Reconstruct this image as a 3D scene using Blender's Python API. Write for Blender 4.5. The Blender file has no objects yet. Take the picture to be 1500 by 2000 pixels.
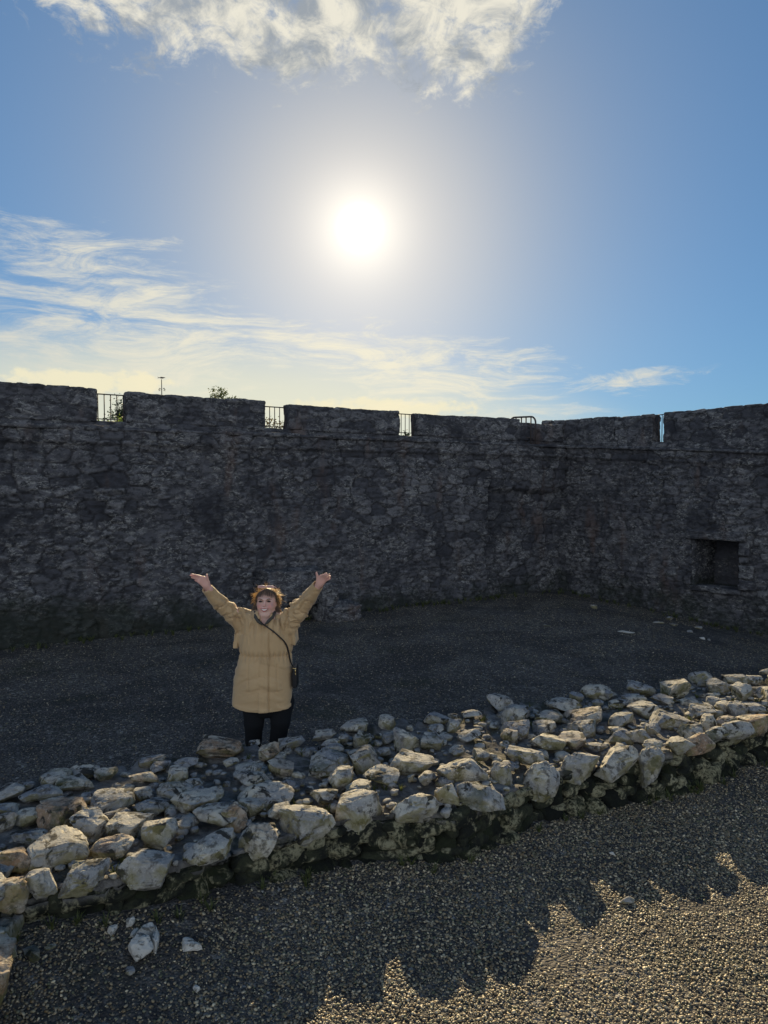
import bpy, bmesh, math
import numpy as np
from math import radians, sin, cos, atan2, asin, sqrt, pi

# ------------------------------------------------------------------ camera / light
scene = bpy.context.scene
F = 1390.0; CAM_H = 2.43; HORIZ = 948.0
PITCH = math.atan((1000 - HORIZ) / F)
def ray(px, py):
    x = (px - 750) / F; y = -(py - 1000) / F
    c, s = cos(PITCH), sin(PITCH)
    return np.array([x, c + y * s, y * c - s])
def on_z(px, py, z):
    r = ray(px, py); t = (z - CAM_H) / r[2]
    return np.array([0, 0, CAM_H]) + r * t
def on_y(px, py, D):
    r = ray(px, py); t = D / r[1]
    return np.array([0, 0, CAM_H]) + r * t

cam_d = bpy.data.cameras.new("camera"); cam = bpy.data.objects.new("camera", cam_d)
scene.collection.objects.link(cam); scene.camera = cam
cam.location = (0, 0, CAM_H); cam.rotation_euler = (pi / 2 - PITCH, 0, 0)
cam_d.sensor_fit = 'VERTICAL'; cam_d.sensor_height = 36; cam_d.lens = F / 2000 * 36
cam_d.clip_start = 0.05; cam_d.clip_end = 3000

SUN = ray(703, 445); SUN /= np.linalg.norm(SUN)
SUN_EL = asin(SUN[2]) + radians(1.15); SUN_AZ = atan2(SUN[0], SUN[1])
sd = bpy.data.lights.new("sun", 'SUN'); so = bpy.data.objects.new("sun", sd)
scene.collection.objects.link(so)
sd.energy = 5.0; sd.angle = radians(0.53); sd.color = (1.0, 0.80, 0.47)
so.rotation_euler = (radians(90) - SUN_EL, 0, -SUN_AZ + pi)
so.location = (0, 20, 20)

scene.view_settings.view_transform = 'Standard'; scene.view_settings.look = 'None'
scene.view_settings.exposure = 0.95; scene.view_settings.gamma = 1.0
scene.cycles.max_bounces = 6; scene.cycles.diffuse_bounces = 3; scene.cycles.use_denoising = True
scene.cycles.sample_clamp_indirect = 6

# ------------------------------------------------------------------ node helper
class NT:
    def __init__(s, tree):
        s.t = tree; s.n = tree.nodes; s.l = tree.links
    def new(s, typ, **kw):
        nd = s.n.new(typ)
        for k, v in kw.items(): setattr(nd, k, v)
        return nd
    def put(s, sock, v):
        if isinstance(v, bpy.types.NodeSocket): s.l.new(v, sock)
        elif v is not None:
            if sock.type == 'RGBA' and not hasattr(v, '__len__'): v = (v, v, v, 1)
            if sock.type == 'RGBA' and len(v) == 3: v = (*v, 1)
            sock.default_value = v
    def m(s, op, a, b=None, c=None, clamp=False):
        nd = s.new('ShaderNodeMath', operation=op); nd.use_clamp = clamp
        s.put(nd.inputs[0], a); s.put(nd.inputs[1], b); s.put(nd.inputs[2], c)
        return nd.outputs[0]
    def mix(s, f, a, b, mode='MIX'):
        nd = s.new('ShaderNodeMix', data_type='RGBA', blend_type=mode); nd.clamp_factor = True
        s.put(nd.inputs[0], f); s.put(nd.inputs[6], a); s.put(nd.inputs[7], b)
        return nd.outputs[2]
    def noise(s, vec, scale, detail=4, rough=.55, dist=0., out=0):
        nd = s.new('ShaderNodeTexNoise'); s.put(nd.inputs['Vector'], vec)
        nd.inputs['Scale'].default_value = scale; nd.inputs['Detail'].default_value = detail
        nd.inputs['Roughness'].default_value = rough; nd.inputs['Distortion'].default_value = dist
        return nd.outputs[out]
    def voro(s, vec, scale, feat='F1', out=0, rnd=1.):
        nd = s.new('ShaderNodeTexVoronoi', feature=feat); s.put(nd.inputs['Vector'], vec)
        nd.inputs['Scale'].default_value = scale; nd.inputs['Randomness'].default_value = rnd
        return nd.outputs[out]
    def rng(s, v, a, b, c=0., d=1., smooth=True):
        nd = s.new('ShaderNodeMapRange'); nd.interpolation_type = 'SMOOTHSTEP' if smooth else 'LINEAR'
        s.put(nd.inputs[0], v)
        for i, q in zip((1, 2, 3, 4), (a, b, c, d)): s.put(nd.inputs[i], q)
        return nd.outputs[0]
    def mapping(s, vec, loc=(0, 0, 0), rot=(0, 0, 0), sc=(1, 1, 1)):
        nd = s.new('ShaderNodeMapping'); s.put(nd.inputs[0], vec)
        nd.inputs[1].default_value = loc; nd.inputs[2].default_value = rot; nd.inputs[3].default_value = sc
        return nd.outputs[0]
    def vec(s, x, y, z):
        nd = s.new('ShaderNodeCombineXYZ')
        for i, q in enumerate((x, y, z)): s.put(nd.inputs[i], q)
        return nd.outputs[0]

# ------------------------------------------------------------------ sky
world = bpy.data.worlds.new("World"); scene.world = world; world.use_nodes = True
def build_sky():
    w = NT(world.node_tree); w.n.clear()
    out = w.new('ShaderNodeOutputWorld')
    sky = w.new('ShaderNodeTexSky'); sky.sky_type = 'NISHITA'; sky.sun_disc = False
    sky.sun_elevation = SUN_EL; sky.sun_rotation = SUN_AZ
    sky.altitude = 50; sky.air_density = 1.0; sky.dust_density = 0.3; sky.ozone_density = 2.5
    tc = w.new('ShaderNodeTexCoord'); d = tc.outputs['Generated']
    sep = w.new('ShaderNodeSeparateXYZ'); w.put(sep.inputs[0], d)
    X, Y, Z = sep.outputs
    az = w.m('ARCTAN2', X, Y); el = w.m('ARCSINE', Z)
    dp = w.new('ShaderNodeVectorMath', operation='DOT_PRODUCT'); w.put(dp.inputs[0], d)
    dp.inputs[1].default_value = tuple(SUN)
    g = w.m('MAXIMUM', dp.outputs['Value'], 0.0001)
    # ---- aureole of the hazy air round the sun
    def halo(n, a): return w.m('MULTIPLY', w.m('POWER', g, n), a)
    sunl = w.m('ADD', w.m('ADD', halo(7000., 14.), halo(600., 2.2)), w.m('ADD', halo(75., 1.4), halo(12., .55)))
    gm = w.new('ShaderNodeGamma'); w.put(gm.inputs[0], sky.outputs[0]); gm.inputs[1].default_value = .60   # phone-like compression of the glare
    base = w.mix(1.0, gm.outputs[0], (SKY_T[0], SKY_T[1], SKY_T[2], 1), 'MULTIPLY')
    bwn = w.new('ShaderNodeRGBToBW'); w.put(bwn.inputs[0], base)
    grey = w.mix(1.0, bwn.outputs[0], (1.08, 1.0, .98, 1), 'MULTIPLY')
    base = w.mix(w.m('MULTIPLY', w.m('POWER', g, 26.0), .85), base, grey)
    hal = w.mix(1.0, (1.0, .90, .70, 1), sunl, 'MULTIPLY')
    base = w.mix(1.0, base, hal, 'ADD')
    # ---- clouds, in azimuth / elevation and in the plane of the cloud deck
    zz = w.m('ADD', w.m('MAXIMUM', Z, 0.0), 0.06)
    deck = w.vec(w.m('DIVIDE', X, zz), w.m('DIVIDE', Y, zz), 0.0)
    def blob(px, py, wpx, hpx, rot=0.):
        r = ray(px, py); r = r / np.linalg.norm(r)
        a0, e0 = atan2(r[0], r[1]), asin(r[2])
        k = cos(e0)
        u = w.m('MULTIPLY', w.m('SUBTRACT', az, a0), k); v = w.m('SUBTRACT', el, e0)
        ru = w.m('ADD', w.m('MULTIPLY', u, cos(rot)), w.m('MULTIPLY', v, sin(rot)))
        rv = w.m('SUBTRACT', w.m('MULTIPLY', v, cos(rot)), w.m('MULTIPLY', u, sin(rot)))
        ru = w.m('DIVIDE', ru, wpx / F); rv = w.m('DIVIDE', rv, hpx / F)
        return w.m('ADD', w.m('MULTIPLY', ru, ru), w.m('MULTIPLY', rv, rv))
    ang = w.vec(az, el, 0.0)
    # bank at the top of the picture
    rA = w.m('MINIMUM', blob(540, -20, 420, 150), blob(880, 30, 150, 150))
    rA = w.m('MINIMUM', rA, blob(250, -70, 260, 120))
    nA = w.noise(w.mapping(ang, rot=(0, 0, radians(25)), sc=(1, 1.5, 1)), 7.0, 12, .64, .8)
    nA2 = w.noise(w.mapping(ang, loc=(3, 1, 0), rot=(0, 0, radians(35)), sc=(1, 1.6, 1)), 26.0, 10, .7, .6)
    vA = w.m('ADD', w.m('MULTIPLY', nA, 2.5), w.m('MULTIPLY', nA2, 1.5))
    cA = w.rng(w.m('SUBTRACT', vA, w.m('MULTIPLY', rA, .75)), 1.35, 1.95)
    # thin streaks, low and left
    st = w.mapping(ang, rot=(0, 0, radians(-13)), sc=(2.2, 12.5, 1))
    wob = w.noise(ang, 3.0, 3, .5, 0., 1)
    vm = w.new('ShaderNodeVectorMath', operation='SCALE'); w.put(vm.inputs[0], wob); vm.inputs['Scale'].default_value = .9
    va = w.new('ShaderNodeVectorMath', operation='ADD'); w.put(va.inputs[0], st); w.put(va.inputs[1], vm.outputs[0])
    nB = w.noise(va.outputs[0], 2.4, 15, .70, .9)
    nB2 = w.noise(w.mapping(ang, rot=(0, 0, radians(18)), sc=(2.5, 14, 1)), 5.0, 14, .74, .9)
    rB = w.m('MINIMUM', blob(170, 640, 560, 200, radians(-9)), blob(760, 720, 560, 120, radians(-7)))
    rB = w.m('MINIMUM', rB, blob(80, 480, 280, 70, radians(-10)))
    rB = w.m('MINIMUM', rB, blob(1200, 745, 190, 32, radians(4)))
    vB = w.m('ADD', w.m('MULTIPLY', nB, 1.9), w.m('MULTIPLY', nB2, .8))
    cB = w.m('MULTIPLY', w.rng(w.m('SUBTRACT', vB, w.m('MULTIPLY', rB, .62)), 1.02, 1.62), .85)
    # low cumulus just over the wall
    nC = w.noise(w.mapping(ang, sc=(1, 1.6, 1)), 26.0, 8, .6)
    rC = w.m('MINIMUM', blob(720, 800, 260, 34), blob(170, 745, 230, 30))
    cC = w.m('MULTIPLY', w.rng(w.m('SUBTRACT', w.m('MULTIPLY', nC, 2.2), rC), .50, .95), .6)
    # veil along the horizon
    vl = w.m('MULTIPLY', w.rng(w.m('SUBTRACT', 1.0, blob(400, 820, 900, 170, radians(-3))), 0.0, 1.0), .68)
    base = w.mix(vl, base, (8.0 * CL, 7.4 * CL, 5.0 * CL, 1))
    near = w.m('POWER', g, 9.0)
    cw = w.mix(near, (5.0 * CL, 5.1 * CL, 4.9 * CL, 1), (8.6 * CL, 7.9 * CL, 5.9 * CL, 1))
    base = w.mix(cB, base, cw)
    base = w.mix(cC, base, (8.6 * CL, 7.6 * CL, 4.9 * CL, 1))
    shade = w.noise(w.mapping(ang, loc=(5, 5, 0), rot=(0, 0, .5), sc=(1, 1.5, 1)), 13.0, 10, .66, .5)
    cAcol = w.mix(w.rng(shade, .36, .62), (2.9 * CL, 3.2 * CL, 3.5 * CL, 1), (7.6 * CL, 7.2 * CL, 6.0 * CL, 1))
    base = w.mix(w.m('MULTIPLY', cA, .93), base, cAcol)
    # broad bright cloud banks added to the unseen sky behind the photographer, filling the shade
    bk = w.m('MULTIPLY', w.rng(Y, .0, -.45), w.rng(el, radians(46), radians(16)))
    nb = w.rng(w.noise(w.mapping(d, sc=(1, 1, 1.8)), 2.2, 7, .6), .34, .50)
    base = w.mix(w.m('MULTIPLY', bk, nb), base, (BK * .86, BK * .97, BK * 1.10, 1))
    bg = w.new('ShaderNodeBackground'); w.put(bg.inputs[0], base); bg.inputs[1].default_value = SKY_S
    w.l.new(bg.outputs[0], out.inputs[0])
SKY_S = 0.10; SKY_T = (.325, .60, .89); CL = .60; BK = 7.6
build_sky()

# ------------------------------------------------------------------ numpy noise
def _hash(ix, iy, iz, seed=0):
    h = (ix.astype(np.int64) * 374761393 + iy.astype(np.int64) * 668265263 + iz.astype(np.int64) * 2147483647 + seed * 974634777) & 0xFFFFFFFF
    h = ((h ^ (h >> 13)) * 1274126177) & 0xFFFFFFFF
    h = ((h ^ (h >> 16)) * 2246822519) & 0xFFFFFFFF
    return ((h ^ (h >> 15)) & 0xFFFFFF) / float(0xFFFFFF)
def vnoise(p, seed=0):
    p = np.asarray(p, float); i = np.floor(p).astype(np.int64); f = p - i; f = f * f * (3 - 2 * f)
    r = 0
    for dx in (0, 1):
        for dy in (0, 1):
            for dz in (0, 1):
                wgt = (f[..., 0] if dx else 1 - f[..., 0]) * (f[..., 1] if dy else 1 - f[..., 1]) * (f[..., 2] if dz else 1 - f[..., 2])
                r = r + wgt * _hash(i[..., 0] + dx, i[..., 1] + dy, i[..., 2] + dz, seed)
    return r
def fbm(p, o=4, seed=0, g=.5):
    a, s, t = 1., 0., 0.
    p = np.asarray(p, float)
    for k in range(o):
        s = s + a * (vnoise(p, seed + k) - .5); t += a; a *= g; p = p * 2.03
    return s / t * 2
def worley(u, v, seed=0, jit=.8, brick=True):
    """returns F1, F2-F1, cell hash for a jittered running bond of cells"""
    iv = np.floor(v).astype(np.int64)
    d1 = np.full(u.shape, 9.); d2 = np.full(u.shape, 9.); idh = np.zeros(u.shape)
    for dv in (-1, 0, 1):
        row = iv + dv
        off = _hash(row, row * 0, row * 0 + 7, seed) if brick else 0 * u
        uu = u + off * 3.7
        iu = np.floor(uu).astype(np.int64)
        for du in (-1, 0, 1):
            cu = iu + du
            jx = _hash(cu, row, cu * 0 + 1, seed); jy = _hash(cu, row, cu * 0 + 2, seed)
            cx = cu + .5 + (jx - .5) * jit; cy = row + .5 + (jy - .5) * jit * .8
            wt = .75 + .5 * _hash(cu, row, cu * 0 + 3, seed)
            ax, ay = np.abs(uu - cx), np.abs(v - cy)
            d = (ax ** 2.6 + ay ** 2.6) ** (1 / 2.6) / wt
            nearer = d < d1
            d2 = np.where(nearer, d1, np.minimum(d2, d))
            idh = np.where(nearer, _hash(cu, row, cu * 0 + 5, seed), idh)
            d1 = np.where(nearer, d, d1)
    return d1, d2 - d1, idh
def sstep(a, b, x):
    t = np.clip((x - a) / (b - a), 0, 1); return t * t * (3 - 2 * t)

# ------------------------------------------------------------------ mesh helpers
COL = scene.collection
def mesh_np(name, V, Fc, smooth=True, attrs=None):
    V = np.ascontiguousarray(V, dtype=np.float32); me = bpy.data.meshes.new(name)
    lists = Fc if isinstance(Fc, list) else [Fc]
    lists = [np.asarray(f, dtype=np.int32) for f in lists if len(f)]
    me.vertices.add(len(V)); me.vertices.foreach_set('co', V.ravel())
    loops = np.concatenate([f.ravel() for f in lists]); tot = np.concatenate([np.full(len(f), f.shape[1], np.int32) for f in lists])
    me.loops.add(len(loops)); me.loops.foreach_set('vertex_index', loops)
    me.polygons.add(len(tot)); st = np.concatenate([[0], np.cumsum(tot)[:-1]]).astype(np.int32)
    me.polygons.foreach_set('loop_start', st); me.polygons.foreach_set('loop_total', tot)
    me.polygons.foreach_set('use_smooth', np.full(len(tot), smooth, dtype=bool))
    me.update(calc_edges=True); me.validate()
    for k, a in (attrs or {}).items():
        at = me.attributes.new(k, 'FLOAT', 'POINT'); at.data.foreach_set('value', np.ascontiguousarray(a, dtype=np.float32))
    return me
def obj(name, me, mat=None, parent=None):
    o = bpy.data.objects.new(name, me); COL.objects.link(o)
    if mat: me.materials.append(mat)
    if parent: o.parent = parent
    return o
def tag(o, label=None, cat=None, group=None, kind=None):
    if label: o['label'] = label
    if cat: o['category'] = cat
    if group: o['group'] = group
    if kind: o['kind'] = kind
    return o
def empty(name, loc, label, cat, group=None):
    o = bpy.data.objects.new(name, None); COL.objects.link(o); o.location = loc; o.empty_display_size = .1
    return tag(o, label, cat, group)
def reparent(child, par):
    """child mesh is in world coordinates: keep it there"""
    child.parent = par; child.matrix_parent_inverse = __import__('mathutils').Matrix.Translation(-par.location)
def grid_faces(nu, nv, keep=None):
    i = np.arange(nu - 1)[:, None]; j = np.arange(nv - 1)[None, :]
    a = i * nv + j
    f = np.stack([a, a + nv, a + nv + 1, a + 1], -1).reshape(-1, 4)
    return f if keep is None else f[keep.ravel()]
class MB:
    def __init__(s): s.V = []; s.F4 = []; s.F3 = []; s.n = 0
    def add(s, V, F):
        V = np.asarray(V, float); F = np.asarray(F) + s.n
        (s.F4 if F.shape[1] == 4 else s.F3).append(F); s.V.append(V); s.n += len(V)
    def tube(s, pts, rad, n=8, caps=True):
        pts = np.asarray(pts, float); m = len(pts); rad = np.broadcast_to(rad, (m,))
        T = np.gradient(pts, axis=0); T /= np.linalg.norm(T, axis=1)[:, None] + 1e-9
        ref = np.array([0, 0, 1.]) if abs(T[0][2]) < .9 else np.array([1., 0, 0])
        rings = []; A = np.cross(T[0], ref); A /= np.linalg.norm(A)
        for k in range(m):
            A = A - T[k] * A.dot(T[k]); A /= np.linalg.norm(A) + 1e-9; B = np.cross(T[k], A)
            th = np.arange(n) / n * 2 * pi
            rings.append(pts[k] + rad[k] * (np.cos(th)[:, None] * A + np.sin(th)[:, None] * B))
        V = np.concatenate(rings); F = []
        for k in range(m - 1):
            for q in range(n):
                F.append([k * n + q, k * n + (q + 1) % n, (k + 1) * n + (q + 1) % n, (k + 1) * n + q])
        base = s.n; s.add(V, F)
        if caps:
            for k, sg in ((0, 1), (m - 1, -1)):
                c = s.n; s.V.append(pts[k][None]); s.n += 1
                r0 = base + k * n
                s.F3.append(np.array([[c, r0 + (q + 1) % n, r0 + q] if sg > 0 else [c, r0 + q, r0 + (q + 1) % n] for q in range(n)]))
    def box(s, c, h, R=None):
        c = np.asarray(c, float); h = np.asarray(h, float)
        V = np.array([[x, y, z] for x in (-1, 1) for y in (-1, 1) for z in (-1, 1)], float) * h
        if R is not None: V = V @ np.asarray(R).T
        s.add(V + c, [[0, 1, 3, 2], [4, 6, 7, 5], [0, 4, 5, 1], [2, 3, 7, 6], [0, 2, 6, 4], [1, 5, 7, 3]])
    def mesh(s, name, smooth=True):
        return mesh_np(name, np.concatenate(s.V), [np.concatenate(f) for f in (s.F4, s.F3) if f], smooth)
def ico(sub):
    bm = bmesh.new(); bmesh.ops.create_icosphere(bm, subdivisions=sub, radius=1.0)
    V = np.array([v.co[:] for v in bm.verts]); Fa = np.array([[v.index for v in f.verts] for f in bm.faces]); bm.free()
    return V, Fa

# ------------------------------------------------------------------ materials
def newmat(name):
    m = bpy.data.materials.new(name); m.use_nodes = True; t = NT(m.node_tree); t.n.clear()
    out = t.new('ShaderNodeOutputMaterial'); b = t.new('ShaderNodeBsdfPrincipled'); t.l.new(b.outputs[0], out.inputs[0])
    b.inputs['Specular IOR Level'].default_value = .3
    return m, t, b
def bump(t, b, h, strength, dist):
    bp = t.new('ShaderNodeBump'); bp.inputs['Strength'].default_value = strength; bp.inputs['Distance'].default_value = dist
    t.put(bp.inputs['Height'], h); t.l.new(bp.outputs[0], b.inputs['Normal'])
def plain(name, col, rough=.6, metal=0., var=.15, scale=40):
    m, t, b = newmat(name)
    tc = t.new('ShaderNodeTexCoord').outputs['Object']
    n = t.noise(tc, scale, 4)
    c = t.mix(n, tuple(x * (1 - var) for x in col), tuple(min(1, x * (1 + var)) for x in col))
    t.put(b.inputs['Base Color'], c); b.inputs['Roughness'].default_value = rough; b.inputs['Metallic'].default_value = metal
    return m

def mat_castle(name, moss=.0, pale=0.0, joint=1.0):
    m, t, b = newmat(name)
    co = t.new('ShaderNodeTexCoord').outputs['Object']
    tone = t.new('ShaderNodeAttribute', attribute_name='tone').outputs['Fac']
    jn = t.new('ShaderNodeAttribute', attribute_name='joint').outputs['Fac']
    ch = t.mapping(co, sc=(1, 1, 1.9))
    n1 = t.noise(co, 1.1, 5, .6); n2 = t.noise(ch, 7.0, 8, .68, .4); n3 = t.noise(ch, 24.0, 6, .7, .3)
    c = t.mix(tone, (.052, .051, .059), (.150, .142, .144))
    c = t.mix(t.rng(n2, .42, .60), c, (.036, .035, .038))                       # dark algae blotches
    n4 = t.noise(ch, 12.0, 8, .74, .8)
    where = t.rng(t.m('ADD', t.noise(co, 1.9, 5, .65), t.m('MULTIPLY', tone, .16)), .46 - pale, .70)
    c = t.mix(t.m('MULTIPLY', t.m('MULTIPLY', t.rng(n4, .51, .60), where), .80), c, (.29, .275, .25))   # pale lichen crust
    c = t.mix(t.m('MULTIPLY', t.m('MULTIPLY', t.rng(n3, .60, .68), where), .7), c, (.42, .40, .36))
    warm = t.rng(t.noise(t.mapping(co, loc=(7, 2, 1), sc=(1.6, 1.6, .45)), 1.4, 4), .57, .74)
    c = t.mix(t.m('MULTIPLY', warm, .5), c, (.115, .068, .048))                 # iron stain
    c = t.mix(t.m('MULTIPLY', t.rng(n1, .52, .66), .72), c, (.026, .026, .031)) # soot-dark weathering
    c = t.mix(t.m('MULTIPLY', jn, .6 * joint), c, (.016, .015, .017))
    z = t.new('ShaderNodeSeparateXYZ'); t.put(z.inputs[0], co)
    mz = t.m('ADD', t.m('ADD', t.rng(z.outputs[2], 1.7, .0), moss - .75), t.rng(z.outputs[0], -2.0, -5.5, 0., .35))
    mm = t.rng(t.m('ADD', mz, t.m('MULTIPLY', t.noise(co, 2.3, 7, .7), 1.1)), .60, 1.0)
    c = t.mix(t.m('MULTIPLY', mm, .8), c, (.016, .020, .012))
    t.put(b.inputs['Base Color'], c); b.inputs['Roughness'].default_value = .92
    bump(t, b, t.m('ADD', t.m('MULTIPLY', n3, .6), t.m('MULTIPLY', t.noise(co, 90, 4, .7), .25)), .9, .03)
    return m
M_CASTLE = mat_castle('old_masonry', .0, .0)
M_PARAPET = mat_castle('parapet_masonry', -.6, .02, .8)
M_NICHE = mat_castle('niche_masonry', .25, -.3)  # niche's deep shade put into a darker masonry colour

def mat_stone():
    m, t, b = newmat('limestone_rock')
    tc = t.new('ShaderNodeTexCoord'); oi = t.new('ShaderNodeObjectInfo')
    r = oi.outputs['Random']
    geo = t.new('ShaderNodeNewGeometry')
    off = t.vec(t.m('MULTIPLY', r, 37.), t.m('MULTIPLY', r, 91.), t.m('MULTIPLY', r, 13.))
    va = t.new('ShaderNodeVectorMath', operation='ADD'); t.put(va.inputs[0], geo.outputs['Position']); t.put(va.inputs[1], off)
    p = va.outputs[0]
    n1 = t.noise(p, 5, 5, .6); n2 = t.noise(p, 17, 7, .68, .3); n3 = t.noise(p, 60, 6, .7)
    grey = t.mix(r, (.18, .185, .20), (.30, .285, .255))
    r2 = t.m('FRACT', t.m('MULTIPLY', r, 7.31))
    grey = t.mix(t.rng(r2, .80, .95), grey, (.26, .16, .09))                    # a few rusty ones
    c = t.mix(t.rng(n1, .40, .66), grey, (.43, .395, .325))
    c = t.mix(t.m('MULTIPLY', t.rng(n3, .50, .68), .5), c, (.52, .49, .42))
    c = t.mix(t.m('MULTIPLY', t.rng(n2, .50, .62), .85), c, (.075, .066, .055))   # dirt
    c = t.mix(t.m('MULTIPLY', t.rng(t.noise(p, 9, 4, .6, .5), .57, .63), .95), c, (.020, .018, .014))
    # yellow-green algae on the flanks
    nz = t.new('ShaderNodeSeparateXYZ'); t.put(nz.inputs[0], geo.outputs['Normal'])
    side = t.rng(nz.outputs[2], .55, .05)
    c = t.mix(t.m('MULTIPLY', t.m('MULTIPLY', side, t.rng(t.noise(p, 6, 5, .65), .40, .60)), .75), c, (.19, .165, .065))
    mo = t.m('MULTIPLY', t.rng(t.noise(p, 4.2, 6, .7), .50, .62), t.rng(t.m('FRACT', t.m('MULTIPLY', r, 3.7)), .35, .8))
    c = t.mix(t.m('MULTIPLY', mo, .7), c, (.045, .05, .02))
    t.put(b.inputs['Base Color'], c); b.inputs['Roughness'].default_value = .88
    pits = t.rng(t.voro(p, 34), .05, .30)
    h = t.m('ADD', t.m('ADD', t.m('MULTIPLY', n2, .8), t.m('MULTIPLY', n3, .35)), t.m('MULTIPLY', pits, .25))
    bump(t, b, h, .8, .02)
    return m
M_STONE = mat_stone()

def mat_core():
    m, t, b = newmat('mossy_wall_core')
    co = t.new('ShaderNodeTexCoord').outputs['Object']
    tone = t.new('ShaderNodeAttribute', attribute_name='tone').outputs['Fac']
    top = t.new('ShaderNodeAttribute', attribute_name='top').outputs['Fac']
    n2 = t.noise(co, 9, 8, .68, .3); n3 = t.noise(co, 40, 6, .7)
    mort = t.mix(t.rng(n2, .35, .65), (.10, .094, .088), (.27, .25, .23))
    mort = t.mix(t.m('MULTIPLY', t.rng(t.noise(co, 3.1, 5, .6), .50, .64), .8), mort, (.04, .04, .02))
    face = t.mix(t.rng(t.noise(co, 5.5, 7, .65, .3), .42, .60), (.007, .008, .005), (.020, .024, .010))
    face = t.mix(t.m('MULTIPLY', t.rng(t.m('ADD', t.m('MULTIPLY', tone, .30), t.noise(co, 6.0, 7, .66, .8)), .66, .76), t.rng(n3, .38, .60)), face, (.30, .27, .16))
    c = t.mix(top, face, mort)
    t.put(b.inputs['Base Color'], c); b.inputs['Roughness'].default_value = .95
    bump(t, b, t.m('ADD', n3, t.m('MULTIPLY', n2, .8)), 1.0, .03)
    return m
M_CORE = mat_core()

def mat_face():
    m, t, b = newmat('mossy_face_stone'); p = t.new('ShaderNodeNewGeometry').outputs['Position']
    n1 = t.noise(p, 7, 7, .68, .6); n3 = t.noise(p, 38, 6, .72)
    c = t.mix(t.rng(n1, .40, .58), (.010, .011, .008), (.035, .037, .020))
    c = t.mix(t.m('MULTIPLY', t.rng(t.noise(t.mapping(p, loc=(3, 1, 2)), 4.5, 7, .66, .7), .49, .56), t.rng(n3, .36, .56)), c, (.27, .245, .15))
    t.put(b.inputs['Base Color'], c); b.inputs['Roughness'].default_value = .95; bump(t, b, t.m('ADD', n3, n1), 1.0, .02); return m
M_FACE = mat_face()

def mat_ground():
    m, t, b = newmat('gravel_ground')
    co = t.new('ShaderNodeTexCoord').outputs['Object']
    cell = t.voro(co, 62, out=1); dist = t.voro(co, 62, out=0)
    sp = t.new('ShaderNodeSeparateColor'); t.put(sp.inputs[0], cell)
    cell2 = t.voro(co, 28, out=1); sp2 = t.new('ShaderNodeSeparateColor'); t.put(sp2.inputs[0], cell2)
    c = t.mix(t.m('POWER', sp.outputs[0], 2.0), (.045, .040, .036), (.165, .148, .128))
    c = t.mix(t.m('MULTIPLY', t.rng(sp2.outputs[1], .80, .97), t.rng(sp.outputs[2], .3, .9)), c, (.30, .28, .25))
    c = t.mix(t.m('MULTIPLY', t.rng(t.noise(co, .8, 7, .68, .5), .44, .60), .6), c, (.026, .024, .024))
    c = t.mix(t.m('MULTIPLY', t.rng(t.noise(co, .9, 5, .6), .55, .7), .5), c, (.030, .034, .014))
    t.put(b.inputs['Base Color'], c); b.inputs['Roughness'].default_value = .9
    h = t.m('ADD', t.m('SUBTRACT', 1.0, t.m('MULTIPLY', dist, 1.0)), t.m('MULTIPLY', sp.outputs[1], .5))
    bump(t, b, h, 1.0, .012)
    return m
M_GROUND = mat_ground()
def mat_pebble():
    m, t, b = newmat('pebbles')
    tone = t.new('ShaderNodeAttribute', attribute_name='tone').outputs['Fac']
    hue = t.new('ShaderNodeAttribute', attribute_name='hue').outputs['Fac']
    c = t.mix(tone, (.034, .029, .022), (.62, .51, .33))
    c = t.mix(t.m('MULTIPLY', t.rng(hue, .6, 1.), .7), c, (.24, .16, .07))
    c = t.mix(t.m('MULTIPLY', t.rng(hue, .25, .0), .6), c, (.10, .115, .05))
    t.put(b.inputs['Base Color'], c); b.inputs['Roughness'].default_value = .52; b.inputs['Specular IOR Level'].default_value = .5
    return m
M_PEB = mat_pebble()

# low wall lines ---------------------------------------------------------------
ZT = .42
front_px = [(-260, 1850), (-120, 1800), (0, 1748), (100, 1722), (230, 1700), (400, 1662), (500, 1632), (600, 1600), (700, 1580), (800, 1574), (900, 1570), (985, 1535), (1050, 1505), (1130, 1486), (1210, 1476), (1330, 1455), (1460, 1408), (1540, 1390), (1700, 1345), (1900, 1300)]
rear_px = [(-300, 1600), (-140, 1572), (0, 1545), (150, 1502), (300, 1487), (400, 1472), (520, 1456), (600, 1450), (700, 1418), (800, 1408), (950, 1388), (1000, 1370), (1150, 1358), (1250, 1347), (1370, 1325), (1500, 1322), (1560, 1310), (1640, 1296), (1760, 1275), (1950, 1245)]
front_w = np.array([on_z(a, b, .44) for a, b in front_px]); rear_w = np.array([on_z(a, b, ZT) for a, b in rear_px])
def resample(P, n):
    s = np.concatenate([[0], np.cumsum(np.linalg.norm(np.diff(P[:, :2], axis=0), axis=1))]); q = np.linspace(0, s[-1], n)
    return np.stack([np.interp(q, s, P[:, k]) for k in range(2)], -1)
NS = 620
FW = resample(front_w, NS); RW = resample(rear_w, NS)
def front_y_at(x): return np.interp(x, FW[:, 0], FW[:, 1])
def rear_y_at(x): return np.interp(x, RW[:, 0], RW[:, 1])

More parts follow.
